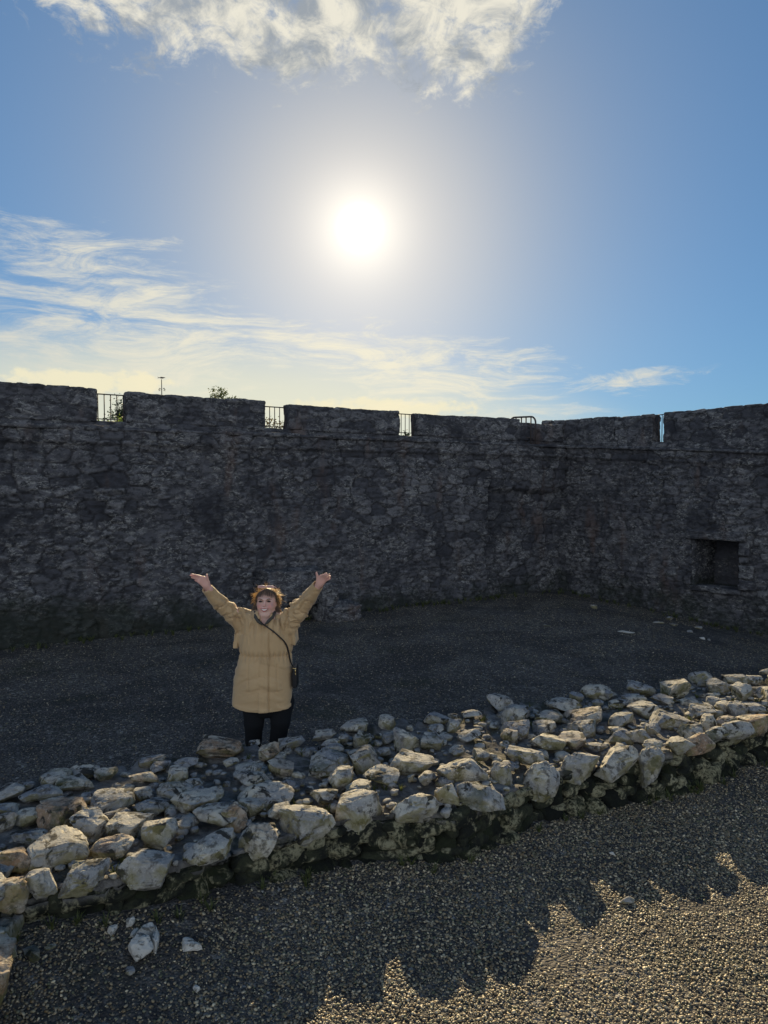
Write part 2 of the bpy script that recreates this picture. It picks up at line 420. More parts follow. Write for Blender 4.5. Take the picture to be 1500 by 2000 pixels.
# ------------------------------------------------------------------ ground
RC = np.array([7.0, 13.0])
def ground_z(x, y):
    z = -.32 * sstep(0, 1, (x * .8 + 0 * y - 2.6) / 3.4) * sstep(7.5, 12.5, y)
    und = .02 * fbm(np.stack([x * .6, y * .6, 0 * x], -1), 3, 5) + .008 * fbm(np.stack([x * 3, y * 3, 0 * x], -1), 3, 9)
    fade = sstep(60, 25, np.hypot(x, y))
    dF = front_y_at(x) - y                                     # soil washed up against the low wall
    bank = .04 * sstep(-.35, -.05, dF) * sstep(9, 6, x) * sstep(-9, -6, x) + np.interp(x, [-3, -1.7, -1.0, -.3, .8, 3.5], [.23, .21, .16, .07, .04, .03]) * np.exp(-(np.clip(dF, 0, 9) / .42) ** 1.3) * (dF > -.5)
    return z * fade + und * fade + bank
def build_ground():
    fine_x = np.arange(-9, 12.01, .09); fine_y = np.arange(1.0, 20.01, .09)
    far = np.array([1, 2.5, 5, 10, 20, 40, 80, 160, 320, 640, 900])
    xs = np.concatenate([fine_x[0] - far[::-1], fine_x, fine_x[-1] + far]); ys = np.concatenate([fine_y[0] - far[::-1], fine_y, fine_y[-1] + far])
    X, Y = np.meshgrid(xs, ys, indexing='ij'); Z = ground_z(X, Y)
    V = np.stack([X, Y, Z], -1).reshape(-1, 3)
    o = obj('gravel_ground', mesh_np('gravel_ground', V, grid_faces(len(xs), len(ys))), M_GROUND); o['kind'] = 'structure'
build_ground()

def build_low_wall():
    root = empty('low_stone_wall', (float(FW[300, 0]), float(FW[300, 1]), 0), 'knee-high ruined wall of rough limestone lumps crossing the gravel yard', 'wall')
    ntop, nside = 58, 22
    rows = []; top = []
    for k, (t, kind) in enumerate([(i / (nside - 1), 'r') for i in range(nside)] + [(i / ntop, 't') for i in range(1, ntop)] + [(i / (nside - 1), 'f') for i in range(nside)]):
        if kind == 'r': P = np.column_stack([RW, np.full(NS, -.05 + t * (.36 + .05))]); tt = 0
        elif kind == 't': P = np.column_stack([RW * (1 - t) + FW * t, np.full(NS, .36)]); tt = 1
        else: P = np.column_stack([FW, np.full(NS, .36 - t * (.36 + .08))]); tt = 0
        if kind == 'f':
            nrm = np.gradient(FW, axis=0); nrm = np.column_stack([nrm[:, 1], -nrm[:, 0]]); nrm /= np.linalg.norm(nrm, axis=1)[:, None]
            P[:, :2] += nrm * (-.07 + .10 * sstep(.25, 1.0, t))
        rows.append(P); top.append(np.full(NS, float(tt)))
    G = np.stack(rows, 0); T = np.stack(top, 0)
    # normals
    du = np.gradient(G, axis=1); dv = np.gradient(G, axis=0); N = np.cross(du, dv); N /= np.linalg.norm(N, axis=-1)[..., None] + 1e-9
    if N[nside + 20, 300, 2] < 0: N = -N
    s = np.linspace(0, 1, NS)[None, :] * 13.0 + 0 * T; v = G[..., 2] + 3 * T + .3 * fbm(G * 3, 3, 3)
    F1, E, idh = worley(s / .24 + .3 * fbm(G * 4, 3, 1), G[..., 2] / .14 + .3 * fbm(G * 4, 3, 2), 11)
    h_side = sstep(.02, .35, E) * .06 + (idh - .5) * .05 + .035 * fbm(G * 9, 4, 4)
    h_top = .045 * fbm(G * 3.2, 5, 6) + .018 * fbm(G * 16, 3, 8)
    h = np.where(T > .5, h_top, h_side)
    G2 = G + N * h[..., None]
    G2[0, :, 2] = -.06; G2[-1, :, 2] = -.08
    V = G2.transpose(1, 0, 2).reshape(-1, 3)
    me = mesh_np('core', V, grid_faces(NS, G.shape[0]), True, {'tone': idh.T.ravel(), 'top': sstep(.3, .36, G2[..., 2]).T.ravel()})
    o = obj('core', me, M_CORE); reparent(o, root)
    return root
LOW = build_low_wall()

# rock shapes --------------------------------------------------------------------
def rock_mesh(seed, sub=5, flat=.5, ncut=16):
    rg = np.random.RandomState(seed); V, Fa = ico(sub)
    e = rg.uniform(.42, .66); D = np.sign(V) * np.abs(V) ** e; D /= np.maximum(np.abs(D).max(1), np.linalg.norm(D, axis=1) * .8)[:, None]
    P = D
    for k in range(ncut):
        n = rg.normal(size=3); n /= np.linalg.norm(n); o = rg.uniform(.50, .86)
        dd = P @ n - o; P = P - np.maximum(dd, 0)[:, None] * n * .96
    n = np.array([rg.uniform(-.2, .2), rg.uniform(-.2, .2), 1]); n /= np.linalg.norm(n)
    dd = P @ n - flat; P = P - np.maximum(dd, 0)[:, None] * n * .9
    nn = P / (np.linalg.norm(P, axis=1)[:, None] + 1e-9)
    P = P + nn * (.09 * fbm(P * 1.7 + seed, 3, seed) + .07 * (.3 - np.abs(fbm(P * 3.6 + seed, 3, seed + 3))) + .05 * fbm(P * 8, 4, seed + 5, .62) + .022 * fbm(P * 25, 3, seed + 6))[:, None]
    pit = fbm(P * 3.5 + 9, 2, seed + 8); P = P - nn * (.13 * sstep(.30, .55, pit))[:, None]
    lo, hi = P.min(0), P.max(0); P = (P - (lo + hi) / 2) / (hi - lo)
    return mesh_np('rock', P, Fa, True)
ROCKS = [rock_mesh(100 + k, 5, .45 + .05 * (k % 6)) for k in range(22)]
for r_ in ROCKS: r_.materials.append(M_STONE)

TILE = {'A': (0, 1380, 3.0), 'B': (450, 1340, 2.727), 'C': (950, 1280, 2.727)}
ST = {'A': """1287 250 270 130;500 375 150 65;320 425 160 85;435 452 195 110;630 400 120 80;840 418 155 90;235 515 200 100;940 352 120 55;890 320 150 45;1090 335 140 50;1035 400 130 110;1350 330 90 70;365 645 280 200;175 655 125 110;640 560 270 130;840 505 110 70;905 590 200 120;1030 495 200 80;1140 445 100 45;1185 560 290 120;521 710 210 170;755 700 240 150;940 750 195 190;1300 650 290 120;30 690 100 140;190 770 210 130;310 850 310 200;650 825 240 95;59 920 190 160;230 1040 150 140;500 1010 260 190;832 985 300 220;1205 900 300 150;1436 420 110 80;60 500 150 90;1455 370 130 60;160 465 70 35;70 1120 170 180;700 640 150 50;1160 490 80 40;40 600 110 60;1080 700 90 60;330 560 80 60""",
'B': """125 310 70 50;205 360 120 120;270 445 150 110;80 455 160 70;125 495 170 95;185 525 80 45;190 590 290 100;110 650 130 110;25 700 120 160;255 665 130 80;150 820 190 170;400 755 300 240;690 690 280 240;985 650 240 170;1150 590 120 180;1350 640 260 140;500 265 130 60;670 215 175 90;700 285 110 90;835 200 100 90;605 280 60 55;535 310 110 60;550 335 100 60;515 415 235 130;715 395 170 155;597 495 150 140;500 585 150 90;690 545 150 80;840 285 70 80;940 300 140 140;820 350 90 65;955 410 260 110;815 490 190 95;1045 490 90 75;1070 300 150 110;1100 175 150 65;1190 215 85 85;1090 235 100 70;1270 270 140 80;1230 460 240 170;1330 370 110 75;1210 345 100 50;1280 150 110 55;1440 95 170 120;1480 160 80 110;1490 275 90 90;960 490 40 25;1450 510 130 190;1190 160 60 40;320 310 170 30;260 640 60 40""",
'C': """160 310 180 110;160 405 160 115;400 265 180 90;595 195 170 100;480 225 80 60;595 250 55 35;700 260 110 60;800 175 150 70;340 330 170 60;300 380 150 70;520 335 220 110;520 400 140 110;460 460 150 100;325 465 190 110;200 535 190 110;720 340 140 80;850 290 170 80;780 235 120 50;940 240 110 60;1010 190 160 120;1150 120 120 85;1225 165 140 80;1320 130 130 60;1420 130 110 35;1360 200 110 100;1210 250 90 60;970 345 190 100;1150 300 140 60;1270 280 100 70;1330 300 100 90;1432 285 120 60;1470 195 90 60;1095 415 120 90;1185 370 90 120;1280 370 110 80;890 395 90 70;720 440 110 100;885 490 110 70;690 400 80 40;590 490 100 40;295 665 190 190;480 620 200 220;710 590 250 170;905 640 130 210;1060 515 180 100;1220 545 170 120;1285 475 125 95;1390 455 165 130;1440 385 190 120;1490 90 60 40;650 215 70 60;1080 245 80 40;1400 340 70 50;800 440 130 110"""}
def build_stones():
    rg = np.random.RandomState(5); L = []
    for k, (ox, oy, sc) in TILE.items():
        for it in ST[k].split(';'):
            cx, cy, w_, h_ = map(float, it.split()); L.append((ox + cx / sc, oy + cy / sc, w_ / sc, h_ / sc))
    # the wall goes on past both edges of the picture
    for k in range(26):
        px = rg.uniform(1510, 1800); f = rg.uniform(0, 1)
        L.append((px, (1322 - (px - 1500) * .2) * (1 - f) + (1400 - (px - 1500) * .26) * f, rg.uniform(30, 60), rg.uniform(22, 36)))
    for k in range(22):
        px = rg.uniform(-230, -10); f = rg.uniform(0, 1)
        L.append((px, (1545 - px * .2) * (1 - f) + (1748 - px * .38) * f, rg.uniform(50, 90), rg.uniform(35, 60)))
    items = []
    for i, (px, py, wp, hp) in enumerate(L):
        q = on_z(px, py, ZT + .04); dist = np.linalg.norm(q - np.array([0, 0, CAM_H])); th = asin((CAM_H - q[2]) / dist)
        m = dist / F / cos(0.0); w_m = wp * m * 1.06; hm = hp * m * 1.08
        dep = min(.85 * w_m, hm / sin(th) * .62 + .02); dep = max(dep, .5 * w_m)
        hz = (hm - dep * sin(th) * .72) / cos(th); hz = min(max(hz, .38 * w_m, .05), 1.0 * w_m + .02)
        zc = max(ZT - .02 + hz * .14, .36)
        q = on_z(px, py, zc)
        # front row: big stones whose faces hang on the outer face
        fy = front_y_at(q[0])
        isfront = q[1] - dep * .5 < fy + .03
        if isfront:
            dep = .62 * w_m; hz = max((hm - dep * sin(th) * .6) / cos(th), .4 * w_m); zc = ZT + .075 - hz * .5; q = on_z(px, py, zc); 
            if q[1] - dep * .5 < fy - .08: q[1] = fy - .08 + dep * .5
        items.append((wp * hp if 0 < px < 1500 else 0, q, w_m, dep, hz, isfront))
    order = sorted(range(len(items)), key=lambda i: -items[i][0]); keep = set(order[:99]); rest = MB()
    for i, (a, q, w_m, dep, hz, fr) in enumerate(items):
        me = ROCKS[rg.randint(len(ROCKS))]
        yaw = rg.choice([0, pi]) + rg.uniform(-.30, .30) + .35; tilt = rg.uniform(-.16, .16); roll = rg.uniform(-.2, .2)
        if i in keep:
            o = bpy.data.objects.new('stone', me); COL.objects.link(o)
            o.location = q; o.rotation_euler = (tilt, roll, yaw); o.scale = (w_m * .93, dep * .95, hz * .98)
            reparent(o, LOW)
        else:
            Vv = np.array([v.co[:] for v in me.vertices]) * np.array([w_m * .93, dep * .95, hz * .98])
            c, s_ = cos(yaw), sin(yaw); R = np.array([[c, -s_, 0], [s_, c, 0], [0, 0, 1]])
            Ff = np.array([[*p.vertices] for p in me.polygons]); rest.add(Vv @ R.T + q, Ff)
    # chips bedded in the mortar between the named stones
    V0, F0 = ico(2); V1, F1_ = ico(3)
    for k in range(1500):
        s_ = rg.randint(10, NS - 10); t = rg.uniform(.02, .98); p = RW[s_] * (1 - t) + FW[s_] * t
        sz = rg.uniform(.010, .036) * (1 + (rg.rand() < .10) * .9)
        P = np.sign(V0) * np.abs(V0) ** .7 * (1 + .45 * fbm(V0 * 1.6 + k, 2, k))[:, None] * np.array([rg.uniform(.8, 1.4), rg.uniform(.7, 1.1), rg.uniform(.4, .7)]) * sz
        a = rg.uniform(0, 6.3); R = np.array([[cos(a), -sin(a), 0], [sin(a), cos(a), 0], [0, 0, 1]])
        rest.add(P @ R.T + np.array([p[0], p[1], .375 + rg.uniform(-.01, .02)]), F0)
    rest2 = MB()
    for k in range(330):       # weathered stones of the outer face
        s_ = rg.randint(6, NS - 6); zz = rg.uniform(.08, .34); p = FW[s_]; tn = FW[s_ + 3] - FW[s_ - 3]; a = atan2(tn[1], tn[0])
        sx, sz = rg.uniform(.035, .11), rg.uniform(.025, .06)
        P = V1 * (1 + .25 * fbm(V1 * 1.8 + k, 3, k + 50))[:, None]; P = np.sign(P) * np.abs(P) ** .75 * np.array([sx, .055, sz])
        R = np.array([[cos(a), -sin(a), 0], [sin(a), cos(a), 0], [0, 0, 1]])
        rest2.add(P @ R.T + np.array([p[0] - sin(a) * .052, p[1] + cos(a) * .052, zz]), F1_)
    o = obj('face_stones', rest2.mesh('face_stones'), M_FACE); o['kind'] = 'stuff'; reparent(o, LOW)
    o = obj('bedded_chips', rest.mesh('bedded_chips'), M_STONE); o['kind'] = 'stuff'; reparent(o, LOW)
build_stones()

# ------------------------------------------------------------------ pebbles
def build_pebbles():
    rg = np.random.RandomState(3); V0, F0 = ico(1)
    def scatter(N, xr, yr, ok, rad, name, label, bright):
        x = rg.uniform(*xr, N); y = yr[0] + (yr[1] - yr[0]) * rg.rand(N); m = ok(x, y); x, y = x[m], y[m]; n = len(x)
        r = rad[0] + (rad[1] - rad[0]) * rg.rand(n) ** 2.2
        S = np.stack([r * rg.uniform(.8, 1.45, n), r * rg.uniform(.75, 1.1, n), r * rg.uniform(.45, .8, n)], -1)
        a = rg.uniform(0, 6.283, n); ca, sa = np.cos(a), np.sin(a); tl = rg.normal(0, .3, n)
        P = V0[None] * (1 + .16 * rg.normal(size=(n, len(V0), 1))) * S[:, None]
        x1 = P[..., 0] * ca[:, None] - P[..., 1] * sa[:, None]; y1 = P[..., 0] * sa[:, None] + P[..., 1] * ca[:, None]
        z1 = P[..., 2] + x1 * tl[:, None]
        z0 = ground_z(x, y) + S[:, 2] * rg.uniform(.1, .9, n)
        V = np.stack([x1 + x[:, None], y1 + y[:, None], z1 + z0[:, None]], -1).reshape(-1, 3)
        Ff = (F0[None] + (np.arange(n) * len(V0))[:, None, None]).reshape(-1, 3)
        tone = np.repeat(np.clip(rg.beta(.8, 2.8, n) + bright * (rg.rand(n) < .05), 0, 1), len(V0)); hue = np.repeat(rg.rand(n), len(V0))
        o = obj(name, mesh_np(name, V, Ff, True, {'tone': tone, 'hue': hue}), M_PEB); tag(o, label, 'gravel', kind='stuff')
    def thin(x, y):
        nn = fbm(np.stack([x * 1.1, y * 1.1, 0 * x], -1), 4, 21)
        return nn
    def near(x, y):
        vis = np.abs(x) < .60 * y + .4
        return vis & (y < front_y_at(x) - .02) & ((thin(x, y) + .25 * rg.normal(size=x.shape)) > -.30 + .22 * sstep(-.4, -1.6, x) - .35 * (y < 3.9) * (x > -.5) + .25 * sstep(.1, .5, fbm(np.stack([x * .5, y * .9, 0 * x + 7], -1), 3, 44)))
    scatter(230000, (-3.2, 4.2), (2.75, 6.6), near, (.0032, .0098), 'pebble_gravel', 'loose rounded pebbles covering the yard in front of the low wall', .6)
    def back(x, y):
        vis = np.abs(x) < .60 * y + .4
        return vis & (y > rear_y_at(x) + .02) & (y < np.minimum(14.05 + .608 * x + .2, 22)) & (thin(x, y) > -.35)
    scatter(70000, (-7, 8), (4.6, 16), back, (.004, .010), 'scattered_gravel', 'dark fine gravel behind the low wall, flecked with pale chips', .3)
build_pebbles()

# ------------------------------------------------------------------ castle walls
class Wall:
    """vertical plane through A with direction d; inward normal n faces the camera"""
    def __init__(s, A, B):
        s.A = np.array(A, float); s.d = np.array(B, float) - s.A; s.L = np.linalg.norm(s.d); s.d /= s.L
        s.n = np.array([s.d[1], -s.d[0]])
        if s.n.dot(-s.A) < 0: s.n = -s.n
    def pt(s, u, off, z):
        u, off, z = np.broadcast_arrays(u, off, z)
        return np.stack([s.A[0] + s.d[0] * u + s.n[0] * off, s.A[1] + s.d[1] * u + s.n[1] * off, z], -1)
    def hit(s, px, py, off=0.):
        r = ray(px, py); A = s.A + s.n * off
        t = A.dot(s.n) / (r[:2].dot(s.n)); p = np.array([0, 0, CAM_H]) + r * t
        return (p[:2] - A).dot(s.d), p[2]
def base_pt(px, py, z=0.): return on_z(px, py, z)[:2]
PL = base_pt(0, 1265); PC = base_pt(1100, 1150)
WF = Wall(PL, PC); WR = Wall(PC, (7.0, 13.0))
LEDGE = 3.36; PSET = .22; PT = .30     # ledge height, parapet set-back, parapet thickness

def masonry(u, z, seed, P, big=0.):
    if seed in (51, 151): big = sstep(2.98, 3.10, z - (np.interp(u, [0, 4.64, 9.5], [0, -.30, -.4]) if seed == 151 else 0)) * .9
    """height and tone of rubble masonry; big=1 for larger dressed blocks"""
    wu = .25 * fbm(np.stack([u * 2.2, z * 2.2, 0 * u + seed], -1), 3, seed); wz = .22 * fbm(np.stack([u * 2.0, z * 2.6, 0 * u + seed + 5], -1), 3, seed + 1)
    F1, E, idh = worley(u / .23 + wu, z / .115 + wz, seed)
    F1b, Eb, idb = worley(u / .38 + wu * .6, z / .185 + wz * .5, seed + 7)
    F1c, Ec, idc = worley(u / .13 + wu * 2, z / .07 + wz * 2, seed + 9)
    sel = fbm(np.stack([u * .7, z * 1.1, 0 * u + 3.], -1), 3, seed + 2)
    bigm = np.clip(sstep(.10, .20, sel + big), 0, 1); smallm = sstep(.16, .30, -sel + 0 * u - big)
    h = sstep(.02, .22, E) * .032 + (idh - .5) * .035
    hb = sstep(.02, .14, Eb) * .034 + (idb - .5) * .04
    hc = sstep(.03, .3, Ec) * .018 + (idc - .5) * .02
    h = h * (1 - bigm) + hb * bigm; h = h * (1 - smallm) + hc * smallm
    tone = idh * (1 - bigm) + idb * bigm; tone = tone * (1 - smallm) + idc * smallm
    jn = (1 - sstep(.03, .16, E)) * (1 - bigm) + (1 - sstep(.02, .10, Eb)) * bigm
    ero = sstep(-.05, .35, fbm(np.stack([u * 1.3, z * 1.7, 0 * u + 11.], -1), 4, seed + 12)) * (1 - bigm)
    h = h * (1 - .5 * ero); jn = jn * (1 - .7 * ero); tone = tone * (1 - .5 * ero) + .25 * ero
    h = h + .022 * fbm(np.stack([u * 7, z * 11, 0 * u + 2.], -1), 5, seed + 3, .62) + .008 * fbm(np.stack([u * 14, z * 14, 0 * u], -1), 4, seed + 4) + .05 * fbm(np.stack([u * .8, z * .8, 0 * u], -1), 3, seed + 6)
    return h, tone, jn

def panel(name, W, u0, u1, z0f, z1f, off, seed, res=.022, big=0., extra=None, keepf=None, mat=M_CASTLE, z1n=None):
    nu = int((u1 - u0) / res) + 1; nz = z1n or int((3.4) / res) + 1
    u = np.linspace(u0, u1, nu)[:, None] + np.zeros((1, nz)); t = np.linspace(0, 1, nz)[None, :]
    zz = z0f(u) + (z1f(u) - z0f(u)) * t
    h, tone, jn = masonry(u, zz, seed, None, big)
    ex = extra(u, zz) if extra else 0 * u
    P = W.pt(u, off + h + ex, zz)
    keep = None
    if keepf is not None:
        uc = (u[:-1, :-1] + u[1:, 1:]) / 2; zc = (zz[:-1, :-1] + zz[1:, 1:]) / 2; keep = keepf(uc, zc)
    f = grid_faces(nu, nz, keep)
    return P.reshape(-1, 3), f, tone.ravel(), jn.ravel()

def stone_box(W, u0, u1, o0, o1, z0, z1, seed, res=.025, big=.35, amp=1., rr=.035, tonebias=0., wav=.02):
    """closed box of masonry in wall coordinates (u along, o towards the viewer, z up)"""
    Vs, Fs, To, Jn = [], [], [], []; n0 = 0
    def face(ax, val, a, b):
        nonlocal n0
        (a0, a1), (b0, b1) = a, b
        na = max(2, int(abs(a1 - a0) / res) + 1); nb = max(2, int(abs(b1 - b0) / res) + 1)
        Aa, Bb = np.meshgrid(np.linspace(a0, a1, na), np.linspace(b0, b1, nb), indexing='ij')
        c = np.full(Aa.shape, val)
        q = {'u': (c, Aa, Bb), 'o': (Aa, c, Bb), 'z': (Aa, Bb, c)}[ax]
        q = np.stack(q, -1)
        lo = np.array([u0, o0, z0]) + rr; hi = np.array([u1, o1, z1]) - rr
        cl = np.clip(q, lo, hi); nn = q - cl; ln = np.linalg.norm(nn, axis=-1)[..., None] + 1e-9; nn = nn / ln
        q2 = cl + nn * rr
        h, tone, jn = masonry(q[..., 0] + (o1 - q[..., 1]), q[..., 2] + (o1 - q[..., 1]), seed, None, big)
        h = h * amp - .012
        q2 = q2 + nn * h[..., None]
        q2[..., 2] += wav * fbm(np.stack([q[..., 0] * 1.6, 0 * c, 0 * c], -1), 3, seed + 40) * sstep(z0, z1, q[..., 2])
        P = W.pt(q2[..., 0], q2[..., 1], q2[..., 2])
        Vs.append(P.reshape(-1, 3)); Fs.append(grid_faces(na, nb) + n0); n0 += na * nb
        To.append(np.clip(tone + tonebias, 0, 1).ravel()); Jn.append(jn.ravel())
    face('o', o1, (u0, u1), (z0, z1)); face('z', z1, (u0, u1), (o1, o0)); face('o', o0, (u1, u0), (z0, z1))
    face('u', u0, (o0, o1), (z0, z1)); face('u', u1, (o1, o0), (z0, z1)); face('z', z0, (u1, u0), (o1, o0))
    V = np.concatenate(Vs); key = np.round(V * 4000).astype(np.int64)
    _, idx, inv = np.unique(key, axis=0, return_index=True, return_inverse=True); inv = inv.ravel()
    Ff = inv[np.concatenate(Fs)]
    return V[idx], Ff, np.concatenate(To)[idx], np.concatenate(Jn)[idx]
def sb_obj(name, parent, mat, *a, **k):
    V, Ff, T, J = stone_box(*a, **k)
    o = obj(name, mesh_np(name, V, Ff, True, {'tone': T, 'joint': J}), mat)
    if parent: reparent(o, parent)
    return o

def build_castle():
    # ---------------- front wall
    rt = empty('courtyard_wall', (*WF.pt(6., 0., 0.)[:2], 0), 'tall dark rubble wall with battlements behind the woman', 'wall')
    uL, uR = -7.0, WF.L + .05
    ra, rb = WF.hit(950, 1050)[0], WF.hit(1092, 1050)[0]; rz = WF.hit(1000, 962)[1]
    def ex(u, z):
        band = sstep(3.06, 3.10, z) * .055
        # blocked doorway near the corner, set back
        e = .05 * fbm(np.stack([u * 0, z * 3, 0 * z], -1), 2, 77)
        e2 = .10 * fbm(np.stack([u * 2.5, 0 * z, 0 * z + 4], -1), 3, 78)
        rec = sstep(ra - .03 + e, ra + .05 + e, u) * sstep(rz + .10 + e2, rz - .06 + e2, z)
        foot = .20 * sstep(.55, .0, z) * (.6 + .5 * fbm(np.stack([u * .9, 0 * z, 0 * z], -1), 3, 31))
        bat = .05 * (1 - z / 3.3)
        return band - .13 * rec + np.maximum(foot, 0) * (1 - rec) + bat
    V, Ff, T, J = panel('masonry', WF, uL, uR, lambda u: 0 * u - .12, lambda u: 0 * u + LEDGE - .05, 0., 51, extra=ex)
    zz = V[:, 2]; T = np.clip(T + .25 * sstep(3.05, 3.12, zz), 0, 1)
    o = obj('masonry', mesh_np('masonry', V, Ff, True, {'tone': T, 'joint': J}), M_CASTLE); reparent(o, rt)
    # body behind the face, top ledge
    mb = MB(); 
    c = WF.pt((uL + uR + 1.4) / 2, -.95, 1.6); ang = atan2(WF.d[1], WF.d[0]); R = np.array([[cos(ang), -sin(ang), 0], [sin(ang), cos(ang), 0], [0, 0, 1]])
    mb.box(c, ((uR - uL + 1.4) / 2, .55, 1.68), R)
    o = obj('backing', mb.mesh('backing', False), M_CASTLE); reparent(o, rt)
    sb_obj('ledge', rt, M_PARAPET, WF, uL, uR, -.95, .10, LEDGE - .06, LEDGE, 61, .03, .6, .35, .012)
    # low course under the embrasures
    SILL = 3.47
    sb_obj('sill_course', rt, M_PARAPET, WF, uL, uR + .3, -PSET - PT, -PSET, LEDGE - .02, SILL, 63, .025, .2, .55, .02, wav=.02)
    edges = []
    for (a, b, yb) in ((190, 242, 822), (519, 552, 842), (780, 802, 853)):
        ua = WF.hit(a, 800, -PSET)[0]; ub = WF.hit(b, 800, -PSET)[0]
        edges.append((ua, max(ub, ua + .46)))
    spans = [(uL, edges[0][0])] + [(edges[k][1], edges[k + 1][0]) for k in range(2)] + [(edges[2][1], WF.hit(1016, 820, -PSET)[0])]
    topz = [WF.hit(95, 753, -PSET)[1], WF.hit(380, 774, -PSET)[1], WF.hit(665, 795, -PSET)[1], WF.hit(900, 812, -PSET)[1]]
    for k, (a, b) in enumerate(spans):
        sb_obj('merlon', rt, M_PARAPET, WF, a, b, -PSET - PT, -PSET + .012, SILL - .02, topz[k], 70 + k * 3, .022, .4, .55, .028, wav=.018)
    sb_obj('merlon', rt, M_PARAPET, WF, spans[3][1] + .0, uR + .35, -PSET - PT, -PSET + .008, SILL - .02, WF.hit(1040, 826, -PSET)[1], 90, .022, .4, .55, .028)
    # ---------------- railings in the embrasures
    M_IRON = plain('rusty_iron', (.07, .055, .05), .7, .3, .4, 60)
    names = ['thin iron railing in the widest gap of the battlements, at the left', 'thin iron railing in the battlement gap above the woman', 'narrow iron railing in the middle battlement gap below the sun']
    pxs = [(195, 239, 771), (520, 549, 795), (781, 802, 809)]
    for k, (a, b, yt) in enumerate(pxs):
        off = -PSET - PT * .45
        ua = edges[k][0] + .02; ub = edges[k][1] - .02; zt = WF.hit((a + b) / 2, yt, off)[1]; zb = SILL
        o_e = empty('embrasure_railing', tuple(WF.pt((ua + ub) / 2, off, zb)), names[k], 'railing', 'iron railings closing the battlement gaps')
        m1 = MB(); m1.tube([WF.pt(ua, off, zt), WF.pt(ub, off, zt)], .011, 6); reparent(obj('top_rail', m1.mesh('top_rail'), M_IRON), o_e)
        m1 = MB(); m1.tube([WF.pt(ua, off, zb + .045), WF.pt(ub, off, zb + .045)], .009, 6); reparent(obj('bottom_rail', m1.mesh('bottom_rail'), M_IRON), o_e)
        for q in range(5):
            uu = ua + .012 + (ub - ua - .024) * q / 4
            m1 = MB(); m1.tube([WF.pt(uu, off, zb - .01), WF.pt(uu, off, zt)], .0085, 6); reparent(obj('bar', m1.mesh('bar'), M_IRON), o_e)
    # ---------------- hooped guard near the corner
    hp = empty('hooped_guard_rail', tuple(WF.pt(WF.hit(1025, 870, 0)[0], -.2, LEDGE)), 'rounded tubular guard rail standing on the ledge near the wall corner', 'railing')
    uA = WF.hit(996, 820, -PSET - .34)[0]; uB = WF.hit(1046, 840, -.06)[0]
    zt = WF.hit(1020, 813.5, -PSET)[1]
    def lerp(t): return WF.pt(uA + (uB - uA) * t, (-PSET - .34) * (1 - t) + (-.06) * t, 0)
    pts = [lerp(0) + [0, 0, LEDGE - .01], lerp(0) + [0, 0, zt - .14]]
    for k in range(1, 7): a_ = k / 6 * pi / 2; pts.append(lerp(.18 * (1 - cos(a_))) + [0, 0, zt - .14 + .14 * sin(a_)])
    for k in range(0, 7): a_ = k / 6 * pi / 2; pts.append(lerp(1 - .18 + .18 * sin(a_)) + [0, 0, zt - .14 + .14 * cos(a_)])
    pts.append(lerp(1) + [0, 0, LEDGE - .01])
    m1 = MB(); m1.tube(pts, .021, 8); reparent(obj('hoop', m1.mesh('hoop'), M_IRON), hp)
    for t in (.24, .45, .63, .82):
        m1 = MB(); m1.tube([lerp(t) + [0, 0, LEDGE - .01], lerp(t) + [0, 0, zt]], .016, 6); reparent(obj('bar', m1.mesh('bar'), M_IRON), hp)
    m1 = MB(); m1.tube([lerp(0) + [0, 0, LEDGE + .16], lerp(1) + [0, 0, LEDGE + .16]], .012, 6); reparent(obj('lower_rail', m1.mesh('lower_rail'), M_IRON), hp)

    # ---------------- right wall
    rr_ = empty('side_wall', (*WR.pt(2., 0., 0.)[:2], 0), 'dark rubble wall with a square niche, closing the yard on the right', 'wall')
    uE = 9.5
    lz = lambda u: np.interp(u, [0, 4.64, 9.5], [LEDGE - .0, 3.06, 2.95]); bz = lambda u: np.interp(u, [0, 4.64, 9.5], [-.12, -.45, -.5])
    n0u, n0z = WR.hit(1353, 1052); n1u, n1z = WR.hit(1442, 1150)
    nzt = WR.hit(1400, 1054)[1]; nzb = WR.hit(1400, 1149)[1]
    def exr(u, z):
        band = sstep(-.30, -.26, z - lz(u)) * .04
        foot = .16 * sstep(.5, .0, z - bz(u)) * (.8 + fbm(np.stack([u * 1.2, 0 * z, 0 * z], -1), 3, 33))
        return band + np.maximum(foot, 0) - .03
    keep = lambda u, z: ~((u > n0u) & (u < n1u) & (z > nzb) & (z < nzt))
    V, Ff, T, J = panel('masonry', WR, -.42, uE, bz, lambda u: lz(u) - .04, 0., 151, extra=exr, keepf=keep)
    T = np.clip(T + .05, 0, 1)
    reparent(obj('masonry', mesh_np('masonry', V, Ff, True, {'tone': T, 'joint': J}), M_CASTLE), rr_)
    # niche lining: five displaced inner faces
    def inner(fa, fb, na, nb, fn, sd):
        A, B = np.meshgrid(np.linspace(0, 1, na), np.linspace(0, 1, nb), indexing='ij')
        u, o_, z = fn(A, B); h, tn, jn = masonry(u + o_, z + o_ * .3, sd, None, .0)
        return u, o_, z, h, tn, jn
    Vs, Fs, Ts, Js = [], [], [], []; cnt = 0; dp = .85; ch = .0
